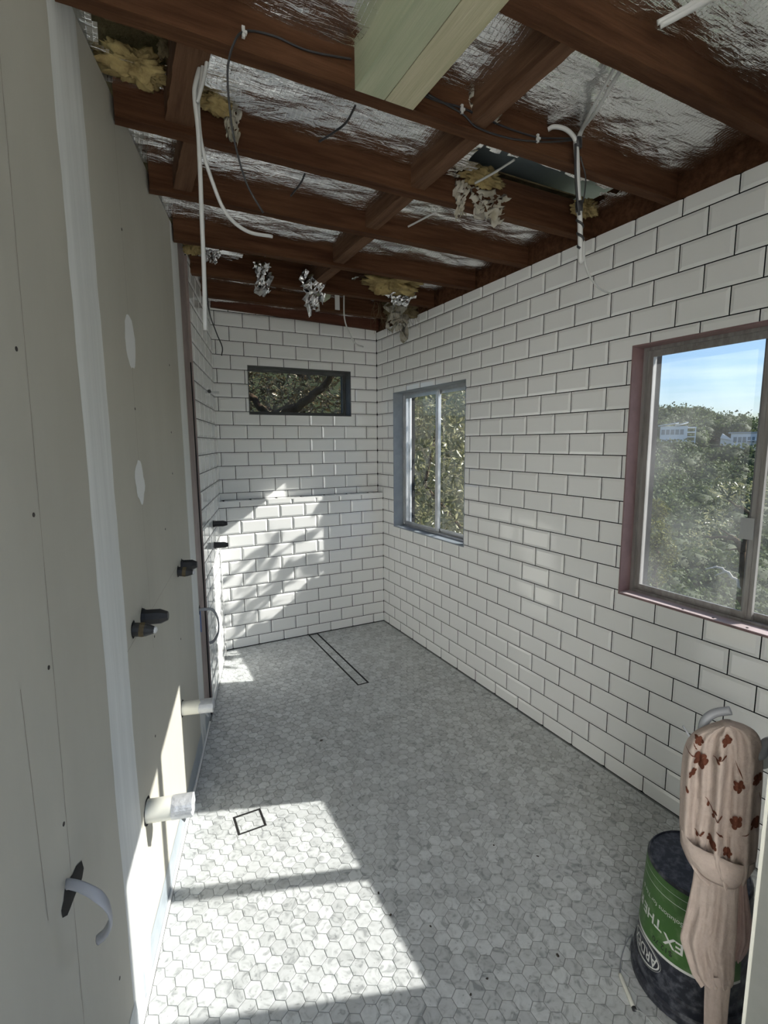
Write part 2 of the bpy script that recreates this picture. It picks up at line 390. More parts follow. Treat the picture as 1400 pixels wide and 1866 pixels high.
def wall_with_holes(name, O, a, n, s0, s1, z0, z1, holes, thick, material):
    """a slab: face at O, thickness along -n, rectangular holes"""
    O, a, n = (np.array(q, float) for q in (O, a, n))
    S = sorted({s0, s1, *[h[0] for h in holes], *[h[1] for h in holes]})
    Zs = sorted({z0, z1, *[h[2] for h in holes], *[h[3] for h in holes]})
    mb = MB()
    P = lambda s, z, d: O + a*s + np.array([0, 0, z]) - n*d
    def inh(s, z): return any(h[0] < s < h[1] and h[2] < z < h[3] for h in holes)
    for i in range(len(S)-1):
        for j in range(len(Zs)-1):
            if inh((S[i]+S[i+1])/2, (Zs[j]+Zs[j+1])/2): continue
            q = [(S[i], Zs[j]), (S[i+1], Zs[j]), (S[i+1], Zs[j+1]), (S[i], Zs[j+1])]
            mb.add([P(*t, 0) for t in q], [(0, 1, 2, 3)]); mb.add([P(*t, thick) for t in q], [(3, 2, 1, 0)])
    for (x0, x1, y0, y1) in list(holes)+[(s0, s1, z0, z1)]:
        for p, q in (((x0, y0), (x1, y0)), ((x1, y0), (x1, y1)), ((x1, y1), (x0, y1)), ((x0, y1), (x0, y0))):
            mb.add([P(*p, 0), P(*q, 0), P(*q, thick), P(*p, thick)], [(0, 1, 2, 3)])
    o = mb.build(name, material)
    tag(o, kind='structure')
    return o

TILE_CACHE = {}
def rect_tile(rects):
    """rects: (x0,x1,y0,y1,(l,r,b,t) own edges) in the tile's frame -> verts, faces; z points out of the wall"""
    V, F = [], []
    E1, E2, INS = 0.0042, 0.0090, 0.0125
    for x0, x1, y0, y1, (l, r, b, t) in rects:
        k = len(V)
        il = INS if l else 0; ir = INS if r else 0; ib = INS if b else 0; it = INS if t else 0
        el, er, eb, et = (E1 if q else E2 for q in (l, r, b, t))
        V += [(x0,y0,0),(x1,y0,0),(x1,y1,0),(x0,y1,0)]
        V += [(x0,y0,min(el,eb)),(x1,y0,min(er,eb)),(x1,y1,min(er,et)),(x0,y1,min(el,et))]
        V += [(x0+il,y0+ib,E2),(x1-ir,y0+ib,E2),(x1-ir,y1-it,E2),(x0+il,y1-it,E2)]
        for i in range(4):
            j = (i+1) % 4
            F += [(k+i, k+j, k+4+j, k+4+i), (k+4+i, k+4+j, k+8+j, k+8+i)]
        F.append((k+8, k+9, k+10, k+11))
    return V, F

def tile_wall(parent, O, a, n, phase, s0, s1, rows, openings, cuts=(), limit=300, clipz=(0.004, 9)):
    """lays a running bond; the tiles that show largest are objects, the rest one field"""
    O, a, n = (np.array(q, float) for q in (O, a, n))
    up = np.array([0, 0, 1.0])
    tiles = []
    for r in rows:
        zt = Z24+(24-r)*ROW; zb = zt-ROW
        ph = phase(r)
        k0 = math.floor((s0-ph)/TW)-1; k1 = math.ceil((s1-ph)/TW)+1
        zr = [(zb, zt)]
        for c in cuts:
            nzr = []
            for (p, q) in zr:
                if p < c < q: nzr += [(p, c), (c, q)]
                else: nzr.append((p, q))
            zr = nzr
        for k in range(k0, k1):
            xa, xb = ph+k*TW, ph+(k+1)*TW
            for (za, zc) in zr:
                x0, x1, y0, y1 = xa+GAP/2, xb-GAP/2, za+GAP/2, zc-GAP/2
                fl = [True, True, abs(za-zb) < 1e-6, abs(zc-zt) < 1e-6]
                if x0 < s0+0.0015: x0 = s0+0.0015; fl[0] = False
                if x1 > s1-0.0015: x1 = s1-0.0015; fl[1] = False
                if y0 < clipz[0]: y0 = clipz[0]; fl[2] = False
                if y1 > clipz[1]: y1 = clipz[1]; fl[3] = False
                if x1-x0 < 0.006 or y1-y0 < 0.006: continue
                rects = [(x0, x1, y0, y1, tuple(fl))]
                for (h0, h1, g0, g1) in openings:
                    out = []
                    for (p0, p1, q0, q1, f) in rects:
                        if p1 <= h0 or p0 >= h1 or q1 <= g0 or q0 >= g1: out.append((p0, p1, q0, q1, f)); continue
                        if p0 < h0: out.append((p0, h0, q0, q1, (f[0], False, f[2], f[3])))
                        if p1 > h1: out.append((h1, p1, q0, q1, (False, f[1], f[2], f[3])))
                        m0, m1 = max(p0, h0), min(p1, h1)
                        fl2 = (f[0] and p0 >= h0, f[1] and p1 <= h1)
                        if q0 < g0: out.append((m0, m1, q0, g0, (*fl2, f[2], False)))
                        if q1 > g1: out.append((m0, m1, g1, q1, (*fl2, False, f[3])))
                    rects = [w for w in out if w[1]-w[0] > 0.003 and w[3]-w[2] > 0.003]
                if not rects: continue
                cx, cy = (rects[0][0]+rects[0][1])/2, (rects[0][2]+rects[0][3])/2
                c = O+a*cx+up*cy
                pp = proj(c)
                vis = pp[2] > 0.3 and -40 < pp[0] < 1440 and -40 < pp[1] < 1906
                area = (rects[0][1]-rects[0][0])*(rects[0][3]-rects[0][2])/max(pp[2], .3)**2*abs(n@(CAM-c))/np.linalg.norm(CAM-c) if vis else 0
                tiles.append((area, cx, cy, [(w[0]-cx, w[1]-cx, w[2]-cy, w[3]-cy, w[4]) for w in rects]))
    tiles.sort(key=lambda q: -q[0])
    rot = Matrix(((a[0], up[0], n[0], 0), (a[1], up[1], n[1], 0), (a[2], up[2], n[2], 0), (0, 0, 0, 1)))
    rest = MB()
    for i, (ar, cx, cy, rects) in enumerate(tiles):
        c = O+a*cx+up*cy-n*0.009
        if ar > 0 and i < limit:
            key = tuple((round(w[0], 4), round(w[1], 4), round(w[2], 4), round(w[3], 4), w[4]) for w in rects)
            me = TILE_CACHE.get(key)
            if me is None:
                V, F = rect_tile(rects)
                me = bpy.data.meshes.new('wall_tile'); me.from_pydata(V, [], F); me.update(); me.materials.append(M['tile'])
                TILE_CACHE[key] = me
            o = bpy.data.objects.new('wall_tile', me)
            jit = Matrix.Rotation(random.uniform(-.0016, .0016), 4, 'X') @ Matrix.Rotation(random.uniform(-.0016, .0016), 4, 'Y')
            o.matrix_world = Matrix.Translation(Vector(c)) @ rot @ jit
            link(o, parent)
        else:
            V, F = rect_tile(rects)
            rest.add([c+a*v[0]+up*v[1]+n*v[2] for v in V], F)
    if rest.v:
        o = rest.build('wall_tile_field', M['tile'], parent); o['kind'] = 'stuff'
    return len(tiles)

# ---- right wall
wall_right = wall_with_holes('wall_right', (0.0052, 0, 0), (0, -1, 0), (-1, 0, 0), -YB-0.2, -Y_END, -0.1, 2.49, [BIG, SMALL], WALL_T, M['grout'])
tile_wall(wall_right, (0, 0, 0), (0, -1, 0), (-1, 0, 0), lambda r: -0.0131 if r % 2 else 0.0879,
          -YB, 3.372, range(0, 25), [BIG, SMALL], clipz=(0.006, RIGHT_TOP))
# ---- back wall with its tiled ledge
LEDGE = 1.146
wall_back = wall_with_holes('wall_back', (0, YB+0.0052, 0), (1, 0, 0), (0, -1, 0), -1.75, 0.0055, -0.1, 2.62, [BACKW], WALL_T, M['grout'])
bphase = lambda r: (-0.4975*TW if r % 2 == 0 else -0.9975*TW)
mb = MB(); x_l = LX-0.03
mb.box((x_l-0.06, 0.0052, -0.02), (0.004, YB+0.004, LEDGE-0.0052))
mb.build('ledge_core', M['grout'], wall_back)
tile_wall(wall_back, (0, YB, 0), (1, 0, 0), (0, -1, 0), bphase, LX+LK*YB+0.004, -0.0015, range(-1, 14), [BACKW], clipz=(LEDGE+0.002, 2.60))
tile_wall(wall_back, (0, 0, 0), (1, 0, 0), (0, -1, 0), bphase, LX+0.004, -0.0015, range(13, 25), [], clipz=(0.006, LEDGE))
for k in range(-8, 1):                                        # the cap tiles lying on the ledge
    xa = max(-0.4975*TW+k*TW+GAP/2, LX+0.012); xb = min(-0.4975*TW+(k+1)*TW-GAP/2, -0.002)
    if xb-xa < 0.01: continue
    V, F = rect_tile([(xa, xb, -0.0, YB-0.0025, (True, True, False, False))])
    mesh_obj('cap_tile', [(v[0], v[1], LEDGE-0.009+v[2]) for v in V], F, M['tile'], wall_back)

# ---- left wall: lining boards, then tiles at the far end
Y_TILE = -0.885
wl = MB()
p0, p1 = lw(Y_END), lw(YB+0.25)
for zz0, zz1 in ((-0.1, 2.56),):
    a0, a1 = p0, p1; b0, b1 = p0-LN*0.12, p1-LN*0.12
    wl.add([(*q[:2], z) for z in (zz0, zz1) for q in (a0, a1, b1, b0)],
           [(0,1,2,3),(7,6,5,4),(0,4,5,1),(1,5,6,2),(2,6,7,3),(3,7,4,0)])
wall_left = wl.build('wall_left', M['plaster']); tag(wall_left, kind='structure')
LSC = math.hypot(1, LK)
O_l = lw(0.0, 0, 0.012)
tile_wall(wall_left, O_l, LD, LN, lambda r: (-0.02-0.62*TW if r % 2 else -0.02-0.12*TW), Y_TILE*LSC, YB*LSC+0.02, range(-1, 25), [], clipz=(0.006, 2.555))
mb = MB()
mb.obox(lw(Y_TILE/2+0.05, 1.27, 0.0034), LD, LN, (0, 0, 1), (0.10-Y_TILE)/2*LSC, 0.0034, 1.28)
mb.build('tile_bed', M['grout'], wall_left)
mb = MB()
mb.obox(lw(Y_TILE-0.006, 1.27, 0.006), LD, LN, (0, 0, 1), 0.0055, 0.006, 1.27)
o = mb.build('tile_edge_trim', M['pinkdust'], wall_left); o['label'] = 'dusty pink brown raw edge of the tile bed'
mb = MB()
mb.obox(lw(Y_TILE-0.016, 1.0, 0.002), LD, LN, (0, 0, 1), 0.010, 0.003, 1.0)
o = mb.build('edge_gap_shade', M['dark'], wall_left)  # dark strip paints the shade of a gap; no recess is cut
def wall_strip(name, ya, yb, z0, z1, off, material, wob=0.012, seed=0, n=60):
    V, F = [], []
    for i in range(n+1):
        z = z0+(z1-z0)*i/n
        da = wob*nz(seed, z*2.3)+wob*.35*nz(seed+9, z*11); db = wob*nz(seed+4, z*2.1)+wob*.35*nz(seed+3, z*12)
        m = (ya+yb)/2
        V += [lw(ya+da, z, 0.0002), lw(ya+da+0.02, z, off), lw(m-.012, z, off*1.0), lw(m, z, off*0.5), lw(m+.012, z, off*1.05), lw(yb+db-0.02, z, off), lw(yb+db, z, 0.0002)]
    for i in range(n):
        for k in range(6):
            b = i*7+k; F.append((b, b+1, b+8, b+7))
    return mesh_obj(name, V, F, material, wall_left, smooth=True)
o = wall_strip('joint_strip', -2.490, -2.312, 0.0, 2.56, 0.0016, M['compound'], seed=1); o['label'] = 'broad white band of joint compound on the wallboard'
o = wall_strip('joint_strip', -1.262, -1.095, 0.0, 2.56, 0.0016, M['compound'], wob=0.008, seed=5); o['label'] = 'narrow looking far band of joint compound'
o = wall_strip('membrane_band', -1.085, -0.905, 0.0, 2.56, 0.0006, M['pinkdust'], wob=0.004, seed=12); o['label'] = 'pinkish brown sealed band before the tiles'
def blob(cy, cz, ry, rz, seed):
    V = [lw(cy, cz, 0.0022)]; F = []; n = 26
    for k in range(n):
        an = 2*math.pi*k/n; q = 1+0.22*nz(math.cos(an)*1.6+seed, math.sin(an)*1.6)+0.1*nz(math.cos(an)*6+seed, math.sin(an)*6)
        V.append(lw(cy+ry*q*math.cos(an), cz+rz*q*math.sin(an), 0.0006))
    for k in range(n): F.append((0, 1+k, 1+(k+1) % n))
    return mesh_obj('filler_patch', V, F, M['filler'], wall_left, smooth=True)
blob(-2.052, 1.881, 0.060, 0.080, 3); blob(-2.058, 1.454, 0.052, 0.066, 8)
# pencil lines and screw heads on the boards
def pencil(y0, z0, y1, z1, w=0.0012):
    a, b = lw(y0, z0, 0.0004), lw(y1, z1, 0.0004); t = (b-a)/np.linalg.norm(b-a); s = np.cross(t, LN)*w/2
    mesh_obj('pencil_line', [a-s, b-s, b+s, a+s], [(0, 1, 2, 3)], M['pencil'], wall_left)
M['pencil'] = mat('pencil_mark', (0.26, 0.215, 0.175), 0.9)
M['screw'] = mat('steel_screw_head', (0.06, 0.05, 0.045), 0.6, metal=0.5)
pencil(-2.780, 0.02, -2.700, 2.55); pencil(-2.052, 1.40, -2.045, 0.9); pencil(-2.052, 2.5, -2.052, 1.95); pencil(-2.052, 1.82, -2.055, 1.51)
pencil(-2.36, 1.0, -1.60, 1.062); pencil(-2.86, 1.18, -2.855, 0.75)
for (y, z) in [(-2.757, 1.73), (-2.757, 1.45), (-2.76, 1.17), (-2.735, 2.12), (-2.765, 0.86), (-2.775, 0.40), (-2.052, 1.68), (-2.052, 1.40), (-2.052, 2.2), (-1.52, 1.62), (-1.47, 1.9), (-1.55, 1.45), (-2.02, 0.93), (-1.60, 0.75), (-1.75, 1.25), (-2.1, 0.62), (-2.57, 0.28)]:
    mb = MB(); mb.lathe([(0.0042, 0.0), (0.0042, 0.0008), (0.0016, 0.0009)], lw(y, z, 0.0), LN, 10, False)
    mb.build('screw_head', M['screw'], wall_left)
# waterproof membrane turned up along the foot of the wall and a bead of sealant
mb = MB(); n = 90
for i in range(n+1):
    y = Y_END+0.6+(Y_TILE-0.01-(Y_END+0.6))*i/n
    h = 0.105+0.012*nz(y*7, 3)+0.006*nz(y*31, 5)
    mb.v += [tuple(lw(y, 0.0, 0.0015)), tuple(lw(y, h*0.6, 0.0015)), tuple(lw(y, h, 0.0009))]
for i in range(n):
    for k in range(2):
        b = i*3+k; mb.f.append((b, b+3, b+4, b+1))
o = mb.build('membrane_upturn', M['membrane'], wall_left, True); o['label'] = 'blue grey waterproofing turned up along the foot'
mb = MB()
mb.tube([lw(Y_END+0.6+i*0.06, 0.006+0.002*nz(i*.7, 1), 0.005) for i in range(int((Y_TILE-.02-Y_END-.6)/0.06))], 0.0065, 8)
o = mb.build('sealant_bead', M['silicone'], wall_left, True)

# ---- floor: slab plus hexagon mosaic
floor = mesh_obj('floor', [(-3.0, Y_END, -0.0016), (0.02, Y_END, -0.0016), (0.02, YB+.3, -0.0016), (-3.0, YB+.3, -0.0016),
                           (-3.0, Y_END, -0.16), (0.02, Y_END, -0.16), (0.02, YB+.3, -0.16), (-3.0, YB+.3, -0.16)],
                 [(0, 1, 2, 3), (7, 6, 5, 4), (0, 4, 5, 1), (1, 5, 6, 2), (2, 6, 7, 3), (3, 7, 4, 0)], M['hexgrout'])
tag(floor, kind='structure')
HP = 0.0497; HR = (HP-0.0019)/math.sqrt(3)
HX0, HY0 = -1.4191, -2.5617
def clip(poly, n, c):                         # keep n.p <= c
    out = []
    for i in range(len(poly)):
        p, q = poly[i], poly[(i+1) % len(poly)]
        dp, dq = n[0]*p[0]+n[1]*p[1]-c, n[0]*q[0]+n[1]*q[1]-c
        if dp <= 0: out.append(p)
        if dp*dq < 0:
            t = dp/(dp-dq); out.append((p[0]+(q[0]-p[0])*t, p[1]+(q[1]-p[1])*t))
    return out
LIN = (-0.709, -0.624, -0.985, -0.004)        # slot drain x0,x1,y0,y1
SQR = (-1.662, -1.545, -1.910, -1.797)        # square drain
Y_STEP = -0.986
def minus_rect(poly, R, slot):
    """pieces of poly outside R, and the piece inside R less the slot"""
    x0, x1, y0, y1 = R
    outs = [clip(poly, (1, 0), x0), clip(poly, (-1, 0), -x1)]
    mid = clip(clip(poly, (1, 0), x1), (-1, 0), -x0)
    if mid: outs += [clip(mid, (0, 1), y0), clip(mid, (0, -1), -y1)]
    ins = clip(clip(clip(clip(poly, (1, 0), x1-slot), (-1, 0), -(x0+slot)), (0, 1), y1-slot), (0, -1), -(y0+slot))
    return [o for o in outs if len(o) > 2], ([ins] if len(ins) > 2 else [])
hexes = []
hexpoly = [(HR*math.cos(math.radians(30+60*k)), HR*math.sin(math.radians(30+60*k))) for k in range(6)]
RS = HP*math.sqrt(3)/2
for j in range(-60, 70):
    for i in range(-60, 60):
        cx, cy = HX0+HP*(i+0.5*(j % 2)), HY0+RS*j
        if cy < -4.3 or cy > 0.06 or cx > 0.05 or cx < LX+LK*cy-0.06: continue
        full = [(cx+p[0], cy+p[1]) for p in hexpoly]
        poly = clip(full, (1, 0), -0.009); poly = clip(poly, (-1, LK), -LX-0.012) if poly else poly
        poly = clip(poly, (0, 1), -0.009) if poly else poly
        if len(poly) < 3: continue
        parts = [poly]
        if abs(cy-Y_STEP) < HR*1.1:
            parts = [w for w in (clip(poly, (0, 1), Y_STEP-0.0012), clip(poly, (0, -1), -(Y_STEP+0.0012))) if len(w) > 2]
        for R, slot in ((LIN, 0.013), (SQR, 0.010)):
            nxt = []
            for w in parts:
                if all(R[0]-.05 < v[0] < R[1]+.05 and R[2]-.05 < v[1] < R[3]+.05 for v in w):
                    a, b = minus_rect(w, R, slot); nxt += a+b
                else: nxt.append(w)
            parts = nxt
        isfull = len(parts) == 1 and len(poly) == 6 and parts[0] is poly and all(abs(poly[q][0]-full[q][0]) < 1e-9 for q in range(6))
        pp = proj((cx, cy, 0)); vis = pp[2] > 0.2 and 0 < pp[0] < 1400 and 0 < pp[1] < 1866
        hexes.append((pp[2] if (vis and isfull) else 1e9, cx, cy, parts))
hexes.sort(key=lambda q: q[0])
variants = []
def prism(poly, z0=-0.0016, z1=0.0, ins=0.0009):
    n = len(poly); cx = sum(p[0] for p in poly)/n; cy = sum(p[1] for p in poly)/n
    sc = lambda p: (p[0]+(cx-p[0])*ins/0.024, p[1]+(cy-p[1])*ins/0.024)
    V = [(p[0], p[1], z0) for p in poly]+[(p[0], p[1], z1-0.0005) for p in poly]+[(*sc(p), z1) for p in poly]
    F = [(i, (i+1) % n, n+(i+1) % n, n+i) for i in range(n)]+[(n+i, n+(i+1) % n, 2*n+(i+1) % n, 2*n+i) for i in range(n)]
    return V, F+[tuple(2*n+i for i in range(n))]
for k in range(40):
    V, F = prism(hexpoly)
    me = bpy.data.meshes.new('hex_tile'); me.from_pydata(V, [], F); me.update(); me.materials.append(M['marble'])
    a = me.attributes.new('rnd', 'FLOAT', 'FACE'); a.data.foreach_set('value', [random.random()]*len(F))
    variants.append(me)
restV, restF, restA = [], [], []
for i, (d, cx, cy, parts) in enumerate(hexes):
    if i < 300 and d < 1e8:
        o = bpy.data.objects.new('hex_tile', random.choice(variants)); o.location = (cx, cy, random.uniform(-.0002, .0002)); link(o, floor)
    else:
        r = random.random()
        for w in parts:
            V, F = prism(w); b = len(restV); restV += V; restF += [tuple(q+b for q in f) for f in F]; restA += [r]*len(F)
o = mesh_obj('hex_tile_field', restV, restF, M['marble'], floor); o['kind'] = 'stuff'
a = o.data.attributes.new('rnd', 'FLOAT', 'FACE'); a.data.foreach_set('value', restA)

def drain(name, R, slot, frame_w, label, open_far=False):
    x0, x1, y0, y1 = R
    root = empty(name, ((x0+x1)/2, (y0+y1)/2, 0))
    mb = MB(); t = slot
    for lo, hi in (((x0+.0006, y0+.0006), (x0+t-.0012, y1-.0006)), ((x1-t+.0012, y0+.0006), (x1-.0006, y1-.0006)), ((x0+t-.0012, y0+.0006), (x1-t+.0012, y0+t-.0012)), ((x0+t-.0012, y1-t+.0012), (x1-t+.0012, y1-.0006))):
        mb.box((lo[0], lo[1], -0.0015), (hi[0], hi[1], -0.0007))
    adopt(mb.build('slot', M['dark']), root)  # dark strips paint the depth of the slot
    mb = MB(); q = 0.0018
    for lo, hi in (((x0, y0), (x0+q, y1)), ((x1-q, y0), (x1, y1)), ((x0+q, y0), (x1-q, y0+q)), ((x0+q, y1-q), (x1-q, y1))):
        mb.box((lo[0], lo[1], -0.0015), (hi[0], hi[1], 0.0004))
    adopt(mb.build('rim', M['black']), root)
    return tag(root, label, 'drain')
drain('linear_drain', LIN, 0.013, 0, 'long narrow tile insert slot drain with black rim in the shower floor')
drain('floor_drain', SQR, 0.010, 0, 'small square tile insert floor drain with black rim in the sunlit patch')

# ---- windows
def ring(mb, s0, s1, z0, z1, w, d0, d1, P):
    """four members; P maps (s, depth, z) to the world"""
    for (a0, a1, b0, b1) in ((s0, s0+w, z0, z1), (s1-w, s1, z0, z1), (s0+w, s1-w, z0, z0+w), (s0+w, s1-w, z1-w, z1)):
        vs = [P(a0, d0, b0), P(a1, d0, b0), P(a1, d1, b0), P(a0, d1, b0), P(a0, d0, b1), P(a1, d0, b1), P(a1, d1, b1), P(a0, d1, b1)]
        mb.add(vs, [(0,3,2,1),(4,5,6,7),(0,1,5,4),(1,2,6,5),(2,3,7,6),(3,0,4,7)])
def window(name, S, P, m_frame, m_reveal, m_glass, split, depth=0.07, two=True, stile=0.026):
    s0, s1, z0, z1 = S
    w = empty(name, P((s0+s1)/2, depth, z0)); tag(w, kind='structure')
    mb = MB(); t = 0.006
    ring(mb, s0+.0005, s1-.0005, z0+.0005, z1-.0005, t, 0.0, depth+0.01, P)
    adopt(mb.build('reveal', m_reveal), w)
    mb = MB()
    ring(mb, s0+.0005, s1-.0005, z0+.0005, z1-.0005, t, depth+0.0105, depth+0.085, P)
    adopt(mb.build('outer_reveal', M['housewhite']), w)
    mb = MB()
    ring(mb, s0+t, s1-t, z0+t, z1-t, 0.014, depth, depth+0.012, P)
    ring(mb, s0+t, s1-t, z0+t, z1-t, 0.010, depth+0.012, depth+0.030, P)
    ring(mb, s0+t, s1-t, z0+t, z1-t, 0.014, depth+0.030, depth+0.036, P)
    ring(mb, s0+t, s1-t, z0+t, z1-t, 0.010, depth+0.036, depth+0.056, P)
    ring(mb, s0+t, s1-t, z0+t, z1-t, 0.018, depth+0.056, depth+0.066, P)
    adopt(mb.build('frame', m_frame), w)
    i0, i1, j0, j1 = s0+t+0.011, s1-t-0.011, z0+t+0.011, z1-t-0.011
    halves = [(i0, split+stile*0.95, depth+0.0125), (split-stile*0.95, i1, depth+0.037)] if two else [(i0, i1, depth+0.0125)]
    for (a, b, d) in halves:
        mb = MB(); ring(mb, a, b, j0, j1, stile, d, d+0.016, P)
        ring(mb, a+stile*.55, b-stile*.55, j0+stile*.55, j1-stile*.55, stile*.62, d-0.004, d+0.003, P)
        s_ = adopt(mb.build('sash', m_frame), w)
        q = [P(a+stile*.9, d+.008, j0+stile*.9), P(b-stile*.9, d+.008, j0+stile*.9), P(b-stile*.9, d+.008, j1-stile*.9), P(a+stile*.9, d+.008, j1-stile*.9)]
        g = mesh_obj('pane', q, [(0, 1, 2, 3)], m_glass)
        g.parent = s_
    return w
PR = lambda s, d, z: (d, -s, z)
PB = lambda s, d, z: (s, YB+d, z)
win1 = window('window_1', BIG, PR, M['alubrown'], M['pink'], M['glass'], 2.815)
win2 = window('window_2', SMALL, PR, M['alu'], M['greyreveal'], M['glass2'], 0.672, depth=0.085)
win3 = window('window_3', BACKW, PB, M['aludark'], M['darkreveal'], M['glass2'], -0.6, depth=0.10, two=False, stile=0.012)
def child_box(name, lo, hi, m, root, label=None):
    mb = MB(); mb.box(lo, hi); o = adopt(mb.build(name, m), root)
    if label: o['label'] = label
    return o
o = child_box('tape_tab', (0.064, -2.828, 1.205), (0.0665, -2.782, 1.285), M['cleartape'], win1, 'square of frosted tape on the meeting stile')
# dust and grime line in the sill track, sill boards
o = child_box('sill_board', (0.003, -3.29, 0.879), (0.072, -2.338, 0.8875), mat('pale_pink_sill', (0.52, 0.43, 0.43), 0.6, col2=(0.42, 0.34, 0.34), scale=10), win1, 'pale pink painted sill board')
o = child_box('sill_board', (0.003, -1.15, 0.879), (0.088, -0.194, 0.886), M['greyreveal'], win2)
for (yy) in (-2.62, -2.74, -2.86, -2.97):
    mb = MB(); mb.lathe([(0.005, 0), (0.004, 0.0015)], (0.02, yy, 0.8875), (0, 0, 1), 8, False); adopt(mb.build('nail_hole', M['dark']), win1)  # dark dots paint the shade of nail holes

# ---- the grey post beside the camera
JX, JY = -0.95, -3.381
wf = MB(); wf.box((JX, JY-0.11, -0.0), (JX+0.14, JY, 2.484))
wall_front = wf.build('trim_1', M['jamb']); tag(wall_front, 'grey painted post end beside the hanging garment', kind='structure')
mb = MB(); mb.box((JX-0.002, JY-0.004, 0.0), (JX+0.006, JY+0.0015, 2.48))
mb.build('corner_bead', M['pvc'], wall_front)

# ---- unseen, added behind the camera to steer light in: rear wall, paving, white wing
M['bounce_deck'] = mat('bounce_paving', (0.66, 0.63, 0.57), 0.8, col2=(0.60, 0.57, 0.51), scale=2)
mb = MB(); mb.box((-7.0, -13.0, -0.30), (5.0, Y_END, -0.17))
bounce_deck = mb.build('bounce_deck', M['bounce_deck']); tag(bounce_deck, kind='structure')  # added out of view: sunlit paving that bounces light into the room

M['bouncewhite'] = mat('bounce_white', (0.84, 0.83, 0.79), 0.7)
mb = MB(); mb.box((-4.7, -12.0, -0.17), (-4.5, Y_END-0.4, 4.5))
bounce_wall_wing = mb.build('bounce_wall_wing', M['bouncewhite']); tag(bounce_wall_wing, kind='structure')  # added out of view: white sunlit wall that reflects light inside
mb = MB(); mb.box((-1.50, Y_END-0.12, -0.16), (0.2, Y_END-0.001, 2.74))
bounce_wall_rear = mb.build('bounce_wall_rear', M['bouncewhite']); tag(bounce_wall_rear, kind='structure')  # added out of view: closes part of the rear and reflects light back

# ================================================================== CEILING: joists, noggings, foil, roof sheet
ceiling = empty('ceiling', (0, 0, 0)); tag(ceiling, kind='structure')
JZ0, JZ1, JW = 2.49, 2.63, 0.046
JFAR = [-2.845, -2.442, -2.040, -1.640, -1.195, -0.745, -0.330]
def rough_box(name, lo, hi, material, parent, along='x', seg=40, amp=0.0022, seed=0, tilt=0.0):
    """a sawn timber with slightly wavy edges"""
    x0, y0, z0 = lo; x1, y1, z1 = hi
    V, F = [], []
    for i in range(seg+1):
        t = i/seg
        j = lambda k: amp*nz(t*9+seed*3.1, k*5.3)+amp*0.6*nz(t*45+seed, k*7.7)
        if along == 'x':
            x = x0+(x1-x0)*t; dz = tilt*t
            ring_ = [(x, y0+j(1), z0+dz+j(2)), (x, y1+j(3), z0+dz+j(4)), (x, y1+j(5), z1), (x, y0+j(6), z1)]
        else:
            y = y0+(y1-y0)*t
            ring_ = [(x0+j(1), y, z0+j(2)), (x1+j(3), y, z0+j(4)), (x1+j(5), y, z1), (x0+j(6), y, z1)]
        V += ring_
    for i in range(seg):
        for k in range(4):
            a, b = i*4+k, i*4+(k+1) % 4
            F.append((a, b, b+4, a+4))
    F += [(3, 2, 1, 0), tuple(seg*4+k for k in range(4))]
    return mesh_obj(name, V, F, material, parent)
for i, yf in enumerate(JFAR):
    xl_ = LX+LK*(yf-JW)+0.012
    x0 = -1.184 if i == 0 else xl_
    rough_box('joist', (x0, yf-JW, JZ0), (-0.004, yf, JZ1), M['wood'], ceiling, seed=i+1, seg=70)
# the red-brown board over the back wall, lower at its right end
mb = MB()
mb.add([(-1.335, 0.052, 2.537), (-0.003, 0.052, 2.499), (-0.003, 0.085, 2.499), (-1.335, 0.085, 2.537),
        (-1.335, 0.052, 2.66), (-0.003, 0.052, 2.66), (-0.003, 0.085, 2.66), (-1.335, 0.085, 2.66)],
       [(0,3,2,1),(4,5,6,7),(0,1,5,4),(1,2,6,5),(2,3,7,6),(3,0,4,7)])
o = mb.build('end_board', M['redboard'], ceiling); o['label'] = 'red brown board along the top of the back wall'
# plate on top of the tiled side wall
rough_box('wall_plate', (0.008, Y_END, 2.4915), (0.10, YB+.1, 2.66), M['wood'], ceiling, along='y', seed=30)
# doubled treated pine trimmer
o = rough_box('trimmer_beam', (-1.364, Y_END, 2.486), (-1.277, JFAR[1]-JW-0.002, 2.62), M['greenpine'], ceiling, along='y', amp=0.0008, seed=41); o['label'] = 'green treated pine trimmer with knots'
o = rough_box('trimmer_beam', (-1.274, Y_END, 2.486), (-1.187, JFAR[1]-JW-0.002, 2.62), M['greenpine2'], ceiling, along='y', amp=0.0008, seed=42); o['label'] = 'yellowish treated pine trimmer'
NOG = [(-0.985, -0.935, JFAR[0], JFAR[1]-JW), (-0.955, -0.897, JFAR[1], JFAR[2]-JW), (-0.950, -0.890, JFAR[2], JFAR[3]-JW), (-0.925, -0.868, JFAR[3], JFAR[4]-JW),
       (-0.90, -0.84, JFAR[4], JFAR[5]-JW), (-1.790, -1.712, JFAR[1], JFAR[2]-JW), (-1.735, -1.672, JFAR[2], JFAR[3]-JW)]
for i, (a, b, c, d) in enumerate(NOG):
    rough_box('nogging', (a, c+0.001, 2.503+0.004*(i % 3)), (b, d-0.001, 2.615), M['wood2'], ceiling, along='y', seg=12, seed=60+i)

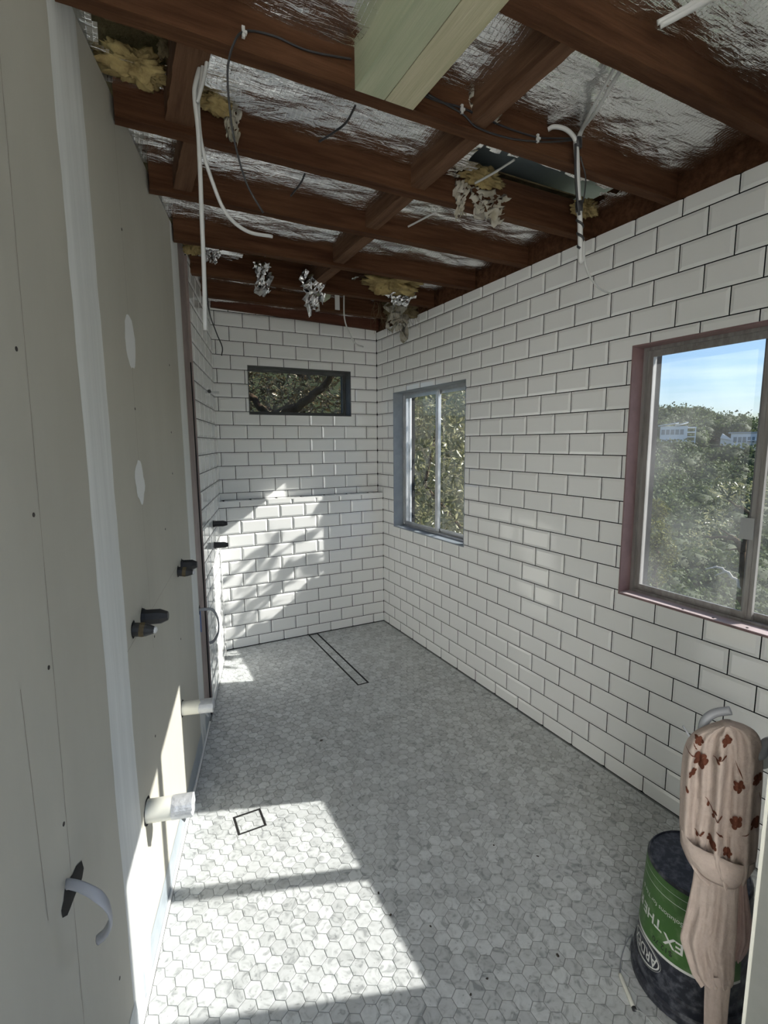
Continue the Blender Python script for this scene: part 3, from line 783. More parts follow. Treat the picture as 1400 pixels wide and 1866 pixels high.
def foil_bay(x0, x1, ya, yb, seed, hole=None, zc=2.605, sag=0.022, dens=75):
    """one bay of sagging foil-faced blanket, with crinkles; hole(x, v) -> True where it is torn away"""
    nx, ny = max(8, int((x1-x0)*dens)), max(8, int((yb-ya)*dens))
    V, idx, F = [], {}, []
    for i in range(nx+1):
        for j in range(ny+1):
            u, v = i/nx, j/ny
            x, y = x0+(x1-x0)*u, ya+(yb-ya)*v
            z = zc-sag*math.sin(math.pi*min(max(v, 0), 1))**0.8-0.030*(v**2.5)
            fold = nz(x*3+seed, y*16+1.5*nz(x*5, y*5+seed), seed)
            z += 0.013*fold+0.008*abs(nz(x*7+seed, y*26, 2.0+seed))+0.0012*nz(x*45, y*60+seed)
            idx[i, j] = len(V); V.append((x, y, z))
    for i in range(nx):
        for j in range(ny):
            u, v = (i+.5)/nx, (j+.5)/ny
            if hole and hole(x0+(x1-x0)*u, v): continue
            F.append((idx[i, j], idx[i, j+1], idx[i+1, j+1], idx[i+1, j]))
    return mesh_obj('foil_sheet', V, F, M['foil'], ceiling, smooth=True)
def hole23(x, v):
    w = 0.10*nz(x*9, v*3)+0.05*nz(x*31, v*11)
    right = -0.76+w < x < -0.10+w and v > 0.40+0.16*nz(x*13, 1)+0.06*nz(x*40, 4)
    left = ((x+1.865)/0.095)**2+((v-0.44)/0.27)**2 < 1+0.5*nz(x*14, v*5)
    edge = v < 0.14+0.10*nz(x*6, 7)+.05*nz(x*30, 3) and -1.62 < x < -1.0
    return right or left or edge
def hole56(x, v):
    return v > 0.25 and nz(x*5, v*2, 3) > -0.12 and x > -1.45
def hole67(x, v):
    return x > -1.0 and nz(x*6, v*2, 8) > 0.05
XR = -0.012
for i in range(6):
    ya, yb = JFAR[i], JFAR[i+1]-JW
    xl_ = LX+LK*ya+0.02
    if i == 0: foil_bay(-1.187, XR, ya, yb, 3.0)
    else: foil_bay(xl_, XR, ya, yb, 3.0+i*1.7, {1: hole23, 4: hole56, 5: hole67}.get(i), dens=85 if i < 3 else 70)
foil_bay(-1.187, XR, -4.55, JFAR[0]-JW, 21.0, dens=50)
foil_bay(LX+LK*-3.6+0.02, -1.364, -4.55, JFAR[1]-JW, 25.0, dens=55)
foil_bay(LX+LK*JFAR[6]+0.02, XR, JFAR[6], 0.05, 29.0)
# roof sheet above, ribs running along the joists
mb = MB()
mb.box((-3.0, Y_END, 2.76), (0.34, 0.42, 2.772))
for k in range(22):
    y = Y_END+0.1+k*0.24
    mb.box((-2.9, y, 2.742), (0.33, y+0.045, 2.76))
o = mb.build('roof_sheet', M['roof'], ceiling); o['label'] = 'blue grey ribbed metal roof sheet above the torn foil'

mb = MB(); mb.box((-2.9, Y_END+.05, 2.700), (-0.95, 0.3, 2.706)); mb.box((-0.95, -2.0, 2.700), (0.0, 0.3, 2.706))
o = mb.build('void_shade_sheet', M['battdark'], ceiling); o['label'] = 'dark brown sheet added above the foil as shade behind its tears'  # added dark sheet standing in for the unlit void above the foil
# ---- loose things in the ceiling
def clump(c, rad, seed, material, name, label, cat, rough=0.35, n=34, squash=None):
    V, F = [], []
    for i in range(n+1):
        th = math.pi*i/n
        for k in range(n*2):
            ph = math.pi*k/n
            d = np.array([math.sin(th)*math.cos(ph), math.sin(th)*math.sin(ph), math.cos(th)])
            q = 1+rough*nz(d[0]*2+seed, d[1]*2, d[2]*2)+rough*.7*nz(d[0]*5+seed, d[1]*5, d[2]*5)+math.sin(th)**.5*(rough*.5*nz(d[0]*8, d[1]*8+seed, d[2]*8)+rough*.22*nz(d[0]*19, d[1]*19+seed, d[2]*19))
            V.append(np.array(c)+d*np.array(rad)*q)
    w = n*2
    for i in range(n):
        for k in range(w):
            F.append((i*w+k, (i+1)*w+k, (i+1)*w+(k+1) % w, i*w+(k+1) % w))
    o = mesh_obj(name, V, F, material, None, smooth=True)
    return tag(o, label, cat)
clump((-1.865, -2.155, 2.590), (0.085, 0.040, 0.030), 2, M['batt'], 'insulation_batt', 'pale yellow lower lip of insulation in the torn foil pocket at the left wall', 'insulation', 0.7)
clump((-1.790+.012, -2.225, 2.625), (0.030, 0.050, 0.040), 33, M['battdark'], 'insulation_batt', 'brown curled insulation wad in the torn foil pocket at the left wall', 'insulation', 0.7)
clump((-1.655, -2.125, 2.575), (0.045, 0.035, 0.025), 6, M['batt'], 'insulation_batt', 'small yellow insulation tuft beside the hanging white cables', 'insulation', 0.5)
clump((-0.645, -2.115, 2.595), (0.085, 0.026, 0.032), 9, M['batt'], 'insulation_batt', 'ragged yellow insulation under the exposed roof sheet', 'insulation', 0.6)
clump((-0.085, -2.125, 2.585), (0.060, 0.035, 0.030), 13, M['batt'], 'insulation_batt', 'yellow insulation tuft above the tiled wall by the cable bundle', 'insulation', 0.55)
clump((-1.25, -2.415, 2.618), (0.36, 0.028, 0.030), 15, M['battdark'], 'insulation_batt', 'long brown edge of insulation behind the joist by the green trimmer', 'insulation', 0.5)
clump((-0.40, -0.93, 2.560), (0.17, 0.10, 0.055), 19, M['batt'], 'insulation_batt', 'yellow insulation nest hanging over the far joists', 'insulation', 0.6)
clump((-1.585, -1.05, 2.545), (0.045, 0.05, 0.045), 23, M['batt'], 'insulation_batt', 'yellow insulation tuft at the top of the tiled left wall', 'insulation', 0.6)
clump((-0.10, -0.50, 2.53), (0.10, 0.10, 0.055), 27, M['battdark'], 'insulation_batt', 'dusty brown insulation wad over the far right corner', 'insulation', 0.6)
def scrap(c, w, h, ax, seed, material, name, label, cat, amp=0.02, n=18, group=None):
    """a crumpled torn sheet hanging from c"""
    c = np.array(c, float); ax = np.array(ax, float); ax /= np.linalg.norm(ax); nn = np.cross(ax, (0, 0, 1.0))
    V, F, idx = [], [], {}
    for i in range(n+1):
        for j in range(n+1):
            u, v = i/n-.5, j/n
            wd = w*(1-0.45*v+0.25*nz(v*4, seed))
            p = c+ax*(u*wd)+np.array([0, 0, -h*v*(1+0.5*nz(u*4+seed, 3))])
            p = p+nn*amp*(nz(u*5+seed, v*5)*1.4+0.8*nz(u*13, v*13+seed))+np.array([0, 0, amp*0.5*nz(u*9+seed, v*9, 4)])
            idx[i, j] = len(V); V.append(p)
    for i in range(n):
        for j in range(n):
            if nz(i*.45+seed*3, j*.45, 5) > 0.26 and j > 2: continue
            F.append((idx[i, j], idx[i, j+1], idx[i+1, j+1], idx[i+1, j]))
    o = mesh_obj(name, V, F, material, None, smooth=True)
    return tag(o, label, cat, group)
M['wrap'] = mat('torn_white_backing', (0.46, 0.44, 0.38), 0.7, col2=(0.30, 0.27, 0.2), scale=14, bump=0.4)
scrap((-1.605, -2.11, 2.575), 0.06, 0.085, (1, .1, 0), 3, M['wrap'], 'foil_scrap', 'torn pale scrap hanging beside the black wire at the second joist', 'foil scrap')
scrap((-0.97, -2.475, 2.585), 0.07, 0.06, (1, .6, 0), 5, M['wrap'], 'foil_scrap', 'torn pale scrap by the nogging near the green trimmer', 'foil scrap')
scrap((-0.905, -2.495, 2.58), 0.05, 0.05, (1, .3, 0), 8, M['wrap'], 'foil_scrap', 'small curled scrap with a dark hollow right of the nogging', 'foil scrap')
scrap((-0.60, -2.09, 2.565), 0.22, 0.11, (1, .05, 0), 11, M['wrap'], 'foil_scrap', 'shredded backing hanging under the exposed roof sheet', 'foil scrap', 0.03)
scrap((-0.74, -2.10, 2.565), 0.06, 0.12, (1, .05, 0), 14, M['wrap'], 'foil_scrap', 'brownish torn flap left of the shredded backing', 'foil scrap', 0.02)
scrap((-1.33, -1.20, 2.60), 0.26, 0.10, (1, 0, 0), 17, M['foil'], 'foil_scrap', 'silver foil strip torn loose under the white cable end', 'foil scrap', 0.025)
scrap((-1.20, -0.86, 2.57), 0.10, 0.16, (1, .2, 0), 20, M['foil'], 'foil_scrap', 'crumpled silver foil tatters left under the far joists', 'foil scrap', 0.05)
scrap((-0.90, -0.86, 2.56), 0.16, 0.20, (1, .2, 0), 24, M['foil'], 'foil_scrap', 'large crumpled silver foil tatters in the middle of the far joists', 'foil scrap', 0.06)
scrap((-1.50, -0.98, 2.56), 0.12, 0.06, (1, .2, 0), 28, M['foil'], 'foil_scrap', 'silver foil tuft near the top of the tiled left wall', 'foil scrap', 0.04)
scrap((-0.30, -0.84, 2.545), 0.22, 0.09, (1, .1, 0), 31, M['foil'], 'foil_scrap', 'bright silver foil wrapped round the far insulation nest', 'foil scrap', 0.05)
scrap((-0.20, -0.62, 2.56), 0.26, 0.22, (1, .3, 0), 36, M['wrap'], 'foil_scrap', 'dusty torn sheet hanging over the far right corner', 'foil scrap', 0.05)
mb = MB()
for k in range(70):
    c = np.array([random.uniform(-0.33, -0.05), random.uniform(-0.75, -0.42), 2.56]); h = random.uniform(0.05, 0.22)
    mb.tube(catmull([c, c+np.array([random.uniform(-.04, .04), random.uniform(-.03, .03), -h*.5]), c+np.array([random.uniform(-.05, .05), random.uniform(-.04, .04), -h])], 3), 0.0009, 4)
o = tag(mb.build('dust_strands', M['battdark']), 'tangle of dusty strands hanging over the far right corner', 'dust strands', kind='stuff')

# block of green pine with a hanging white tag
def solid(name, lo, hi, m, label, cat):
    mb = MB(); mb.box(lo, hi); return tag(mb.build(name, m), label, cat)
mb = MB()
mb.add([(-0.815, -0.66, 2.492), (-0.715, -0.66, 2.492), (-0.715, -0.56, 2.492), (-0.815, -0.56, 2.492), (-0.83, -0.66, 2.56), (-0.70, -0.66, 2.56), (-0.70, -0.56, 2.56), (-0.83, -0.56, 2.56)],
       [(0,3,2,1),(4,5,6,7),(0,1,5,4),(1,2,6,5),(2,3,7,6),(3,0,4,7)])
tag(mb.build('timber_offcut', M['greenpine']), 'small green treated pine offcut between the far joists', 'timber offcut')
solid('plastic_tag', (-0.722, -0.762, 2.40), (-0.692, -0.757, 2.487), M['whiteplastic'], 'white plastic tag hanging beside the green offcut', 'tag')

# ---- cables
def cable(name, pts, r, m, label, sub=8, group=None, flat=1.0, n=8):
    mb = MB(); mb.tube(catmull(pts, sub), r, n, flat=flat)
    o = mb.build(name, m, None, True); return tag(o, label, 'cable', group)
YA = -2.35
cable('white_cable', [at(378, 85, y=-2.39), at(372, 100, y=YA), at(357, 150, y=YA), at(355, 180, y=YA), at(362, 250, y=YA), at(368, 400, y=YA), at(372, 500, y=YA), at(374, 602, y=YA)], 0.0058, M['whiteplastic'], 'long white cable hanging straight down along the left wall')
cable('white_cable', [at(382, 84, y=-2.385), at(368, 120, y=-2.34), at(361, 180, y=-2.34), at(367, 260, y=-2.34), at(385, 325, y=-2.34), at(412, 388, y=-2.32), at(450, 421, y=-2.30), at(496, 431, y=-2.28)], 0.0050, M['whiteplastic'], 'white cable curving away to the right with a loose end')
cable('white_cable', [at(376, 88, y=-2.392), at(370, 115, y=-2.36), at(366, 160, y=-2.36), at(360, 186, y=-2.36), at(372, 140, y=-2.365), at(379, 100, y=-2.385)], 0.0045, M['whiteplastic'], 'short white cable loop bundled at the top of the hanging cables')
cable('black_wire', [at(640, 108, y=-2.492), at(560, 92, y=-2.492), at(500, 66, y=-2.492), at(446, 57, y=-2.495), at(424, 85, y=-2.52), at(415, 130, y=-2.52), at(418, 190, y=-2.50), at(428, 260, y=-2.48), at(450, 335, y=-2.46), at(480, 388, y=-2.44)], 0.0026, M['black'], 'black wire clipped to the joist and hanging in front of the foil')
cable('black_wire', [at(648, 192, z=2.555), at(632, 222, z=2.540), at(610, 240, z=2.535), at(582, 258, z=2.53)], 0.0034, M['black'], 'short black wire lying across the foil left of the green trimmer')
cable('black_wire', [at(556, 316, z=2.555), at(548, 334, z=2.540), at(530, 357, z=2.53)], 0.0034, M['black'], 'short black wire lying across the foil of the third bay')
cable('black_wire', [at(372, 375, y=-1.30), at(374, 470, y=-1.15), at(380, 560, y=-1.0), at(394, 605, y=-.95), at(405, 632, y=-.95), at(404, 648, y=-.95)], 0.0030, M['black'], 'thin black wire hanging by the tiled back left corner')
cable('white_cable', [at(628, 505, y=-.72), at(627, 540, y=-.76), at(628, 580, y=-.76), at(636, 605, y=-.74), at(648, 626, y=-.72), at(662, 632, y=-.70)], 0.0048, M['whiteplastic'], 'thin white cable hanging in front of the back wall')
cable('white_cable', [at(1135, 122, z=2.560), at(1112, 160, z=2.545), at(1085, 205, z=2.54), at(1064, 232, y=-2.53), at(1056, 252, y=-2.53)], 0.0055, M['whiteplastic'], 'white cable crossing the foil down into the taped bundle')
cable('white_cable', [at(1122, 120, z=2.562), at(1098, 165, z=2.547), at(1078, 203, z=2.542), at(1060, 236, y=-2.535), at(1053, 252, y=-2.535)], 0.0050, M['whiteplastic'], 'second thinner white cable crossing the foil into the taped bundle')
cable('white_cable', [at(999, 236, y=-2.495), at(1010, 231, y=-2.51), at(1030, 235, y=-2.53), at(1045, 248, y=-2.535), at(1051, 262, y=-2.535)], 0.0070, M['whiteplastic'], 'white conduit bending off the joist into the taped bundle')
cable('white_cable', [at(1050, 258, y=-2.535), at(1052, 300, y=-2.535), at(1054, 350, y=-2.53), at(1057, 400, y=-2.53), at(1058, 450, y=-2.53), at(1058, 474, y=-2.53), at(1062, 470, y=-2.528), at(1062, 440, y=-2.528)], 0.0085, M['whiteplastic'], 'thick white cable bundle taped in black hanging by the tiled wall')
cable('black_wire', [at(1049, 262, y=-2.545), at(1049, 310, y=-2.545), at(1052, 360, y=-2.545), at(1056, 392, y=-2.545)], 0.0040, M['black'], 'black wire running down the left of the taped bundle')
cable('black_wire', [at(1058, 285, y=-2.53), at(1067, 320, y=-2.53), at(1066, 350, y=-2.53), at(1060, 378, y=-2.53)], 0.0022, M['black'], 'thin black wire bowed out right of the taped bundle')
cable('white_cable', [at(1061, 440, y=-2.53), at(1066, 478, y=-2.52), at(1076, 505, y=-2.50), at(1092, 525, y=-2.48), at(1112, 535, y=-2.46)], 0.0035, M['whiteplastic'], 'thin white cable tail curling away from the bundle end')
def tape_wrap(a, b, r, label):
    mb = MB(); mb.tube([a, (a+b)/2, b], [r, r*1.05, r], 12); tag(mb.build('electrical_tape', M['black'], None, True), label, 'tape')
tape_wrap(at(1053, 252, y=-2.535), at(1053, 270, y=-2.535), 0.0135, 'black tape wrap at the top of the cable bundle')
tape_wrap(at(1055, 367, y=-2.53), at(1056, 386, y=-2.53), 0.0115, 'black tape wrap in the middle of the cable bundle')
mb = MB()
pts = []
for k in range(60):
    t = k/59; py = 392+t*62
    c = at(1056.5+2*t, py, y=-2.53); an = t*2*math.pi*2.6
    pts.append(c+np.array([math.cos(an)*0.0088, math.sin(an)*0.0088, 0]))
mb.tube(pts, 0.0042, 6); tag(mb.build('electrical_tape', M['black'], None, True), 'black tape spiral on the lower cable bundle', 'tape')
cable('black_wire', [at(752, 165, y=-2.492), at(800, 185, y=-2.493), at(841, 196, y=-2.493), at(880, 214, y=-2.493), at(930, 235, y=-2.493), at(979, 250, y=-2.493), at(1010, 252, y=-2.50), at(1046, 252, y=-2.52)], 0.0028, M['black'], 'upper black wire clipped along the second joist')
cable('black_wire', [at(780, 172, y=-2.495), at(841, 206, y=-2.495), at(870, 232, y=-2.495), at(925, 251, y=-2.495), at(979, 258, y=-2.495), at(1015, 258, y=-2.505), at(1046, 255, y=-2.52)], 0.0028, M['black'], 'lower sagging black wire clipped along the second joist')
def clipper(px, py, label):
    c = at(px, py, y=-2.494); mb = MB()
    mb.box((c[0]-.0035, c[1]-.006, c[2]-.012), (c[0]+.0035, c[1]+.001, c[2]+.012))
    mb.box((c[0]-.0015, c[1]-.008, c[2]-.004), (c[0]+.008, c[1]+.001, c[2]+.002))
    tag(mb.build('cable_clip', M['whiteplastic']), label, 'cable clip')
clipper(443, 60, 'white cable clip on the joist above the hanging black wire'); clipper(841, 200, 'white cable clip on the joist just right of the green trimmer'); clipper(979, 253, 'white cable clip on the joist left of the taped bundle')
for k, (a, b, y) in enumerate([((1150, 290), (1085, 330), None)]): pass
cable('white_cable', [at(938, 291, z=2.56), at(900, 315, z=2.55), at(866, 334, z=2.545)], 0.0042, M['whiteplastic'], 'white cable lying over the torn foil of the second bay')
cable('white_cable', [at(797, 385, z=2.555), at(765, 402, z=2.54), at(744, 413, z=2.53)], 0.0038, M['whiteplastic'], 'white cable crossing the foil of the third bay')
cable('white_cable', [at(1310, -10, z=2.575), at(1250, 22, z=2.545), at(1203, 47, z=2.53)], 0.0075, M['whiteplastic'], 'thick white cable pair crossing the foil at the top right')
cable('white_cable', [at(1298, -14, z=2.58), at(1243, 18, z=2.548), at(1198, 42, z=2.534)], 0.0060, M['whiteplastic'], 'thinner white cable beside the thick one at the top right')

# ================================================================== THE LEFT WALL'S PIPES AND CABLES
def on_wall(y, z): return lw(y, z, 0.0)
def stub_hole(c, r, root, off=0.0008):
    mb = MB(); V = [c+LN*off]; F = []
    n = 22; up = np.array([0, 0, 1.0])
    for k in range(n):
        an = 2*math.pi*k/n; q = r*(1+0.16*nz(math.cos(an)*2+c[1]*9, math.sin(an)*2+c[2]*9))
        V.append(c+LN*off+LD*q*math.cos(an)+up*q*math.sin(an))
    F = [(0, 1+(k+1) % n, 1+k) for k in range(n)]
    adopt(mesh_obj('hole', V, F, M['dark']), root)  # flat dark disc paints the shade inside the hole
def plug(y, z, L, r, label, off=0.0, taped=False):
    c = on_wall(y, z)+LN*off; root = empty('capped_pipe', c)
    stub_hole(c, r*1.25, root)
    mb = MB()
    if not taped:
        mb.lathe([(r*1.08, 0.0), (r*1.08, L*.12), (r, L*.13), (r*0.98, L*.70), (r*0.62, L*.97), (r*.55, L)], c, LN, 8)
    else:
        mb.lathe([(r, 0.0), (r*1.02, L*.3), (r*.95, L*.6), (r*.7, L*.8), (r*.45, L)], c, LN+np.array([0, 0, -0.12]), 12)
    adopt(mb.build('plug', M['black']), root)
    if taped:
        mb = MB(); mb.lathe([(r*1.03, L*.30), (r*1.05, L*.42), (r*1.0, L*.52)], c, LN+np.array([0, 0, -0.12]), 12, False, False)
        adopt(mb.build('tape_band', M['battdark']), root)
        mb = MB(); mb.lathe([(r*.55, L*.86), (r*.5, L*1.02), (r*.15, L*1.08)], c, LN+np.array([0, 0, -0.12]), 10)
        adopt(mb.build('tip', M['tape']), root)
    return tag(root, label, 'pipe')
plug(-2.140, 1.040, 0.074, 0.0245, 'large faceted black pipe plug at the nearer tap position')
plug(-2.244, 1.042, 0.060, 0.0200, 'black taped pipe end left of the large plug', taped=True)
plug(-1.482, 1.041, 0.066, 0.0235, 'faceted black pipe plug at the farther tap position')
plug(-1.568, 1.036, 0.064, 0.0200, 'black taped pipe end beside the farther plug', taped=True)
plug(-0.418, 1.052, 0.090, 0.0205, 'upper black pipe plug on the tiled left wall', off=0.012)
plug(-0.422, 0.910, 0.090, 0.0205, 'lower black pipe plug on the tiled left wall', off=0.012)
def pvc(y, z, L, r, label):
    c = on_wall(y, z); root = empty('waste_pipe', c)
    stub_hole(c, r*1.22, root)
    mb = MB(); mb.lathe([(r, 0), (r, L*.97), (r*.9, L*.97), (r*.9, 0.01)], c, LN, 28, False, False); smooth_by_angle(adopt(mb.build('pipe', M['pvc']), root))
    mb = MB(); mb.lathe([(r*1.015, L*.55), (r*1.03, L*.62), (r*1.03, L), (r*.8, L*1.01), (0.001, L*.985)], c, LN, 28, False, True)
    for i, v in enumerate(mb.v):
        k = 1+0.05*nz(v[0]*60, v[1]*60, v[2]*60); d = np.array(v)-c; ax = LN*(d@LN); mb.v[i] = tuple(c+ax*(1+0.04*nz(v[0]*90, v[2]*90))+(d-ax)*k)
    adopt(mb.build('tape_cap', M['tape']), root)
    b = c+LN*L*.72-np.array([0, 0, r*.95])
    mesh_obj_ = mesh_obj('tape_flap', [b+LD*.012, b-LD*.012, b-LD*.010+np.array([0, 0, -.02])+LN*.012, b+LD*.004+np.array([0, 0, -.024])+LN*.016], [(0, 1, 2, 3)], M['tape'])
    adopt(mesh_obj_, root)
    return tag(root, label, 'pipe')
pvc(-2.248, 0.468, 0.132, 0.0335, 'nearer white waste pipe stub capped with silver tape')
pvc(-1.660, 0.468, 0.124, 0.0290, 'farther white waste pipe stub capped with silver tape')
# bracket with a nail high on the tiles
c = lw(-0.43, 1.893, 0.012); root = empty('wall_bracket', c)
mb = MB(); mb.obox(c+LN*.04, LN, LD, (0, 0, 1), .04, .010, .007); adopt(mb.build('bar', M['whiteplastic']), root)
mb = MB(); mb.lathe([(.011, 0), (.011, .022), (.004, .024)], c+LN*.025-LD*.012+np.array([0, 0, .004]), -LD, 10); adopt(mb.build('bolt', M['black']), root)
tag(root, 'small white bracket with black bolt high on the tiled left wall', 'bracket')
# cut hole with flat grey cable
c = lw(-2.760, 0.715); root = empty('cable_outlet', c)
V, F = [c+LN*.0009], []
edp = [(148, 1568), (152, 1582), (149, 1600), (145, 1612), (139, 1624), (133, 1640), (127, 1656), (122, 1668), (113, 1673), (111, 1660), (115, 1642), (117, 1622), (124, 1604), (131, 1594), (138, 1578)]
for (px, py) in edp: V.append(at(px, py, n=(1, -LK, 0), c=LX)+LN*.0009)
ed = edp
c = sum(V[1:])/len(edp); V[0] = c+LN*.0009
F = [(0, 1+k, 1+(k+1) % len(ed)) for k in range(len(ed))]
adopt(mesh_obj('cut_hole_shade', V, F, M['dark']), root)  # flat dark patch paints the shade of the ragged hole
tag(root, 'ragged dark hole cut in the near wallboard', 'hole')
def flat_cable(path, w, th, m, label, wdir):
    V, F = [], []; P = catmull(path, 8); wdir = np.array(wdir, float); wdir /= np.linalg.norm(wdir)
    for i, p in enumerate(P):
        t = P[min(i+1, len(P)-1)]-P[max(i-1, 0)]; t /= np.linalg.norm(t)
        wd = wdir-t*(wdir@t); wd /= np.linalg.norm(wd); nn = np.cross(t, wd)
        for k in range(12):
            an = 2*math.pi*k/12; rr = 1+0.12*math.cos(3*an)
            V.append(p+wd*math.cos(an)*w/2+nn*math.sin(an)*th/2*rr)
    for i in range(len(P)-1):
        for k in range(12): F.append((i*12+k, i*12+(k+1) % 12, (i+1)*12+(k+1) % 12, (i+1)*12+k))
    F += [tuple(reversed(range(12))), tuple((len(P)-1)*12+k for k in range(12))]
    o = mesh_obj('flat_cable', V, F, m, None, True); return tag(o, label, 'cable')
def wp(px, py, off): return at(px, py, n=(1, -LK, 0), c=LX+off*LSC)
flat_cable([wp(119, 1612, -.004), wp(128, 1611, .012), wp(152, 1618, .040), wp(180, 1634, .068), wp(198, 1656, .082), wp(201, 1680, .078), wp(192, 1700, .060), wp(178, 1713, .040)],
           0.019, 0.0075, M['greycable'], 'flat grey cable looping out of the ragged hole near the camera', (0.0, .8, 1))
c = lw(-1.085, .70); root = empty('cable_outlet', c); stub_hole(c, .026, root); stub_hole(lw(-1.155, .652), .017, root); tag(root, 'two small dark holes beside the far joint band', 'hole')
flat_cable([lw(-1.085, .70, -.005), lw(-1.082, .70, .03), lw(-1.06, .685, .065), lw(-1.03, .62, .085), lw(-1.01, .54, .080), lw(-1.0, .49, .055), lw(-.995, .475, .03)], 0.016, 0.008, M['greycable'], 'grey cable loop out of the small hole beside the tile edge', (0.1, .3, 1))
cable('blue_wire', [lw(-1.088, .695, .004), lw(-1.10, .64, .006), lw(-1.105, .585, .006)], 0.0025, mat('blue_wire', (.08, .16, .42), .5), 'short blue wire hanging from the small hole')

# ================================================================== THINGS ON THE RIGHT
# scattered leaf scraps on the floor
for k, (px, py, s) in enumerate([(586, 1349, .014), (553, 1346, .006), (900, 1540, .006), (458, 1270, .005), (980, 1560, .006), (1017, 1741, .009), (888, 1783, .006), (874, 1640, .005), (690, 1627, .008), (712, 1667, .008), (960, 1265, .007), (785, 1688, .006), (858, 1812, .006), (643, 1467, .005)]):
    p = at(px, py, z=0.0012); n = 7; V = [(p[0], p[1], .003)]
    for q in range(n):
        an = 2*math.pi*q/n; rr = s*(0.55+0.45*random.random())*(0.5+0.5*abs(math.cos(an+k)))
        V.append((p[0]+rr*math.cos(an), p[1]+rr*math.sin(an), .0012))
    tag(mesh_obj('leaf_scrap', V, [(0, 1+q, 1+(q+1) % n) for q in range(n)], M['leafscrap']), ['largest dark leaf scrap near the middle of the hexagon floor', 'dark leaf scrap lying left of the largest scrap on the floor'][k] if k < 2 else 'tiny dark dry leaf scrap lying on the hexagon floor tiles', 'leaf scrap', 'leaf scraps on the floor')

# ---- bucket, standing upside down
BC = np.array([-0.600, -3.090, 0.0]); BH = 0.380
bucket = empty('plastic_bucket', BC)
def bucket_r(z): return 0.1425-(0.1425-0.1275)*min(max((z-0.06)/(BH-0.06), 0), 1)
mb = MB()
mb.lathe([(0.1425, 0.060), (bucket_r(.12), .12), (bucket_r(.2), .2), (bucket_r(.3), .3), (bucket_r(BH-.006), BH-.006), (0.1235, BH), (0.1215, BH), (0.1195, BH-0.004), (0.03, BH-0.0035), (0.001, BH-0.0035)], BC, (0, 0, 1), 64, False, True)
o = adopt(mb.build('body', M['blackdusty']), bucket); smooth_by_angle(o, 30)
mb = MB()
mb.lathe([(0.149, 0.001), (0.153, 0.004), (0.154, 0.026), (0.151, 0.030), (0.147, 0.034), (0.1475, 0.052), (0.1485, 0.056), (0.1475, 0.064), (0.143, 0.068), (0.1415, 0.066)], BC, (0, 0, 1), 64, True, False)
o = adopt(mb.build('lid', M['blackdusty']), bucket); smooth_by_angle(o, 30); o['label'] = 'dusty black lid rim resting on the floor'
PHI = math.radians(207.7)
def band(name, z0, z1, a0, a1, m, off, n=48, zwave=None):
    V, F = [], []
    for i in range(n+1):
        an = a0+(a1-a0)*i/n
        for k in range(5):
            z = z0+(z1-z0)*k/4
            if zwave: z += zwave(an)
            r = bucket_r(z)+off; V.append(BC+np.array([math.cos(an)*r, math.sin(an)*r, z]))
    for i in range(n):
        for k in range(4): F.append((i*5+k, i*5+k+5, i*5+k+6, i*5+k+1))
    return adopt(mesh_obj(name, V, F, m, None, True), bucket)
dg = math.radians
o = band('green_label', 0.158, 0.372, dg(60), dg(262), M['greenlabel'], 0.0006); o['label'] = 'worn green printed label'
band('label_border', 0.150, 0.158, dg(60), dg(262), M['labelwhite'], 0.0007)
band('label_line', 0.327, 0.3285, dg(120), dg(262), M['labelwhite'], 0.0009)
band('label_line', 0.352, 0.3530, dg(120), dg(215), M['labelwhite'], 0.0009)
band('label_line', 0.158, 0.372, dg(247), dg(250), M['greenlabel'], 0.0009)
def text_on_bucket(txt, size, ang, z, m, off=0.0012, name='lettering', squeeze=1.0, bold=0.0):
    """the bucket stands on its head, so the lettering does too"""
    cu = bpy.data.curves.new(name, 'FONT'); cu.body = txt; cu.size = size; cu.align_x = 'CENTER'; cu.align_y = 'CENTER'; cu.offset = bold
    cu.resolution_u = 3
    ob = bpy.data.objects.new(name, cu); COL.objects.link(ob)
    dgp = bpy.context.evaluated_depsgraph_get(); me = bpy.data.meshes.new_from_object(ob.evaluated_get(dgp))
    COL.objects.unlink(ob); bpy.data.objects.remove(ob)
    import bmesh
    bm = bmesh.new(); bm.from_mesh(me)
    bmesh.ops.triangulate(bm, faces=bm.faces[:])
    bmesh.ops.subdivide_edges(bm, edges=[e_ for e_ in bm.edges if e_.calc_length() > size*0.35], cuts=1, use_grid_fill=False)
    bmesh.ops.triangulate(bm, faces=bm.faces[:])
    bm.to_mesh(me); bm.free()
    for v in me.vertices:
        x, y = v.co.x*squeeze, v.co.y
        zz = z-y; r = bucket_r(zz)+off; an = ang-x/r         # turned half round
        v.co = (BC[0]+math.cos(an)*r, BC[1]+math.sin(an)*r, zz)
    me.materials.clear(); me.materials.append(m); me.update()
    return adopt(link(bpy.data.objects.new(name, me)), bucket)
text_on_bucket('FLEX', 0.044, dg(199), 0.213, M['labelwhite'], bold=0.0008)
text_on_bucket('THE', 0.042, dg(160), 0.232, M['labelwhite'], bold=0.0008)
text_on_bucket('R', 0.042, dg(136), 0.236, M['labelwhite'], bold=0.0008)
text_on_bucket('Solutions for Tile &', 0.0185, dg(167), 0.283, M['labelwhite'])
text_on_bucket('$12.70', 0.022, dg(178), 0.180, M['ink'])
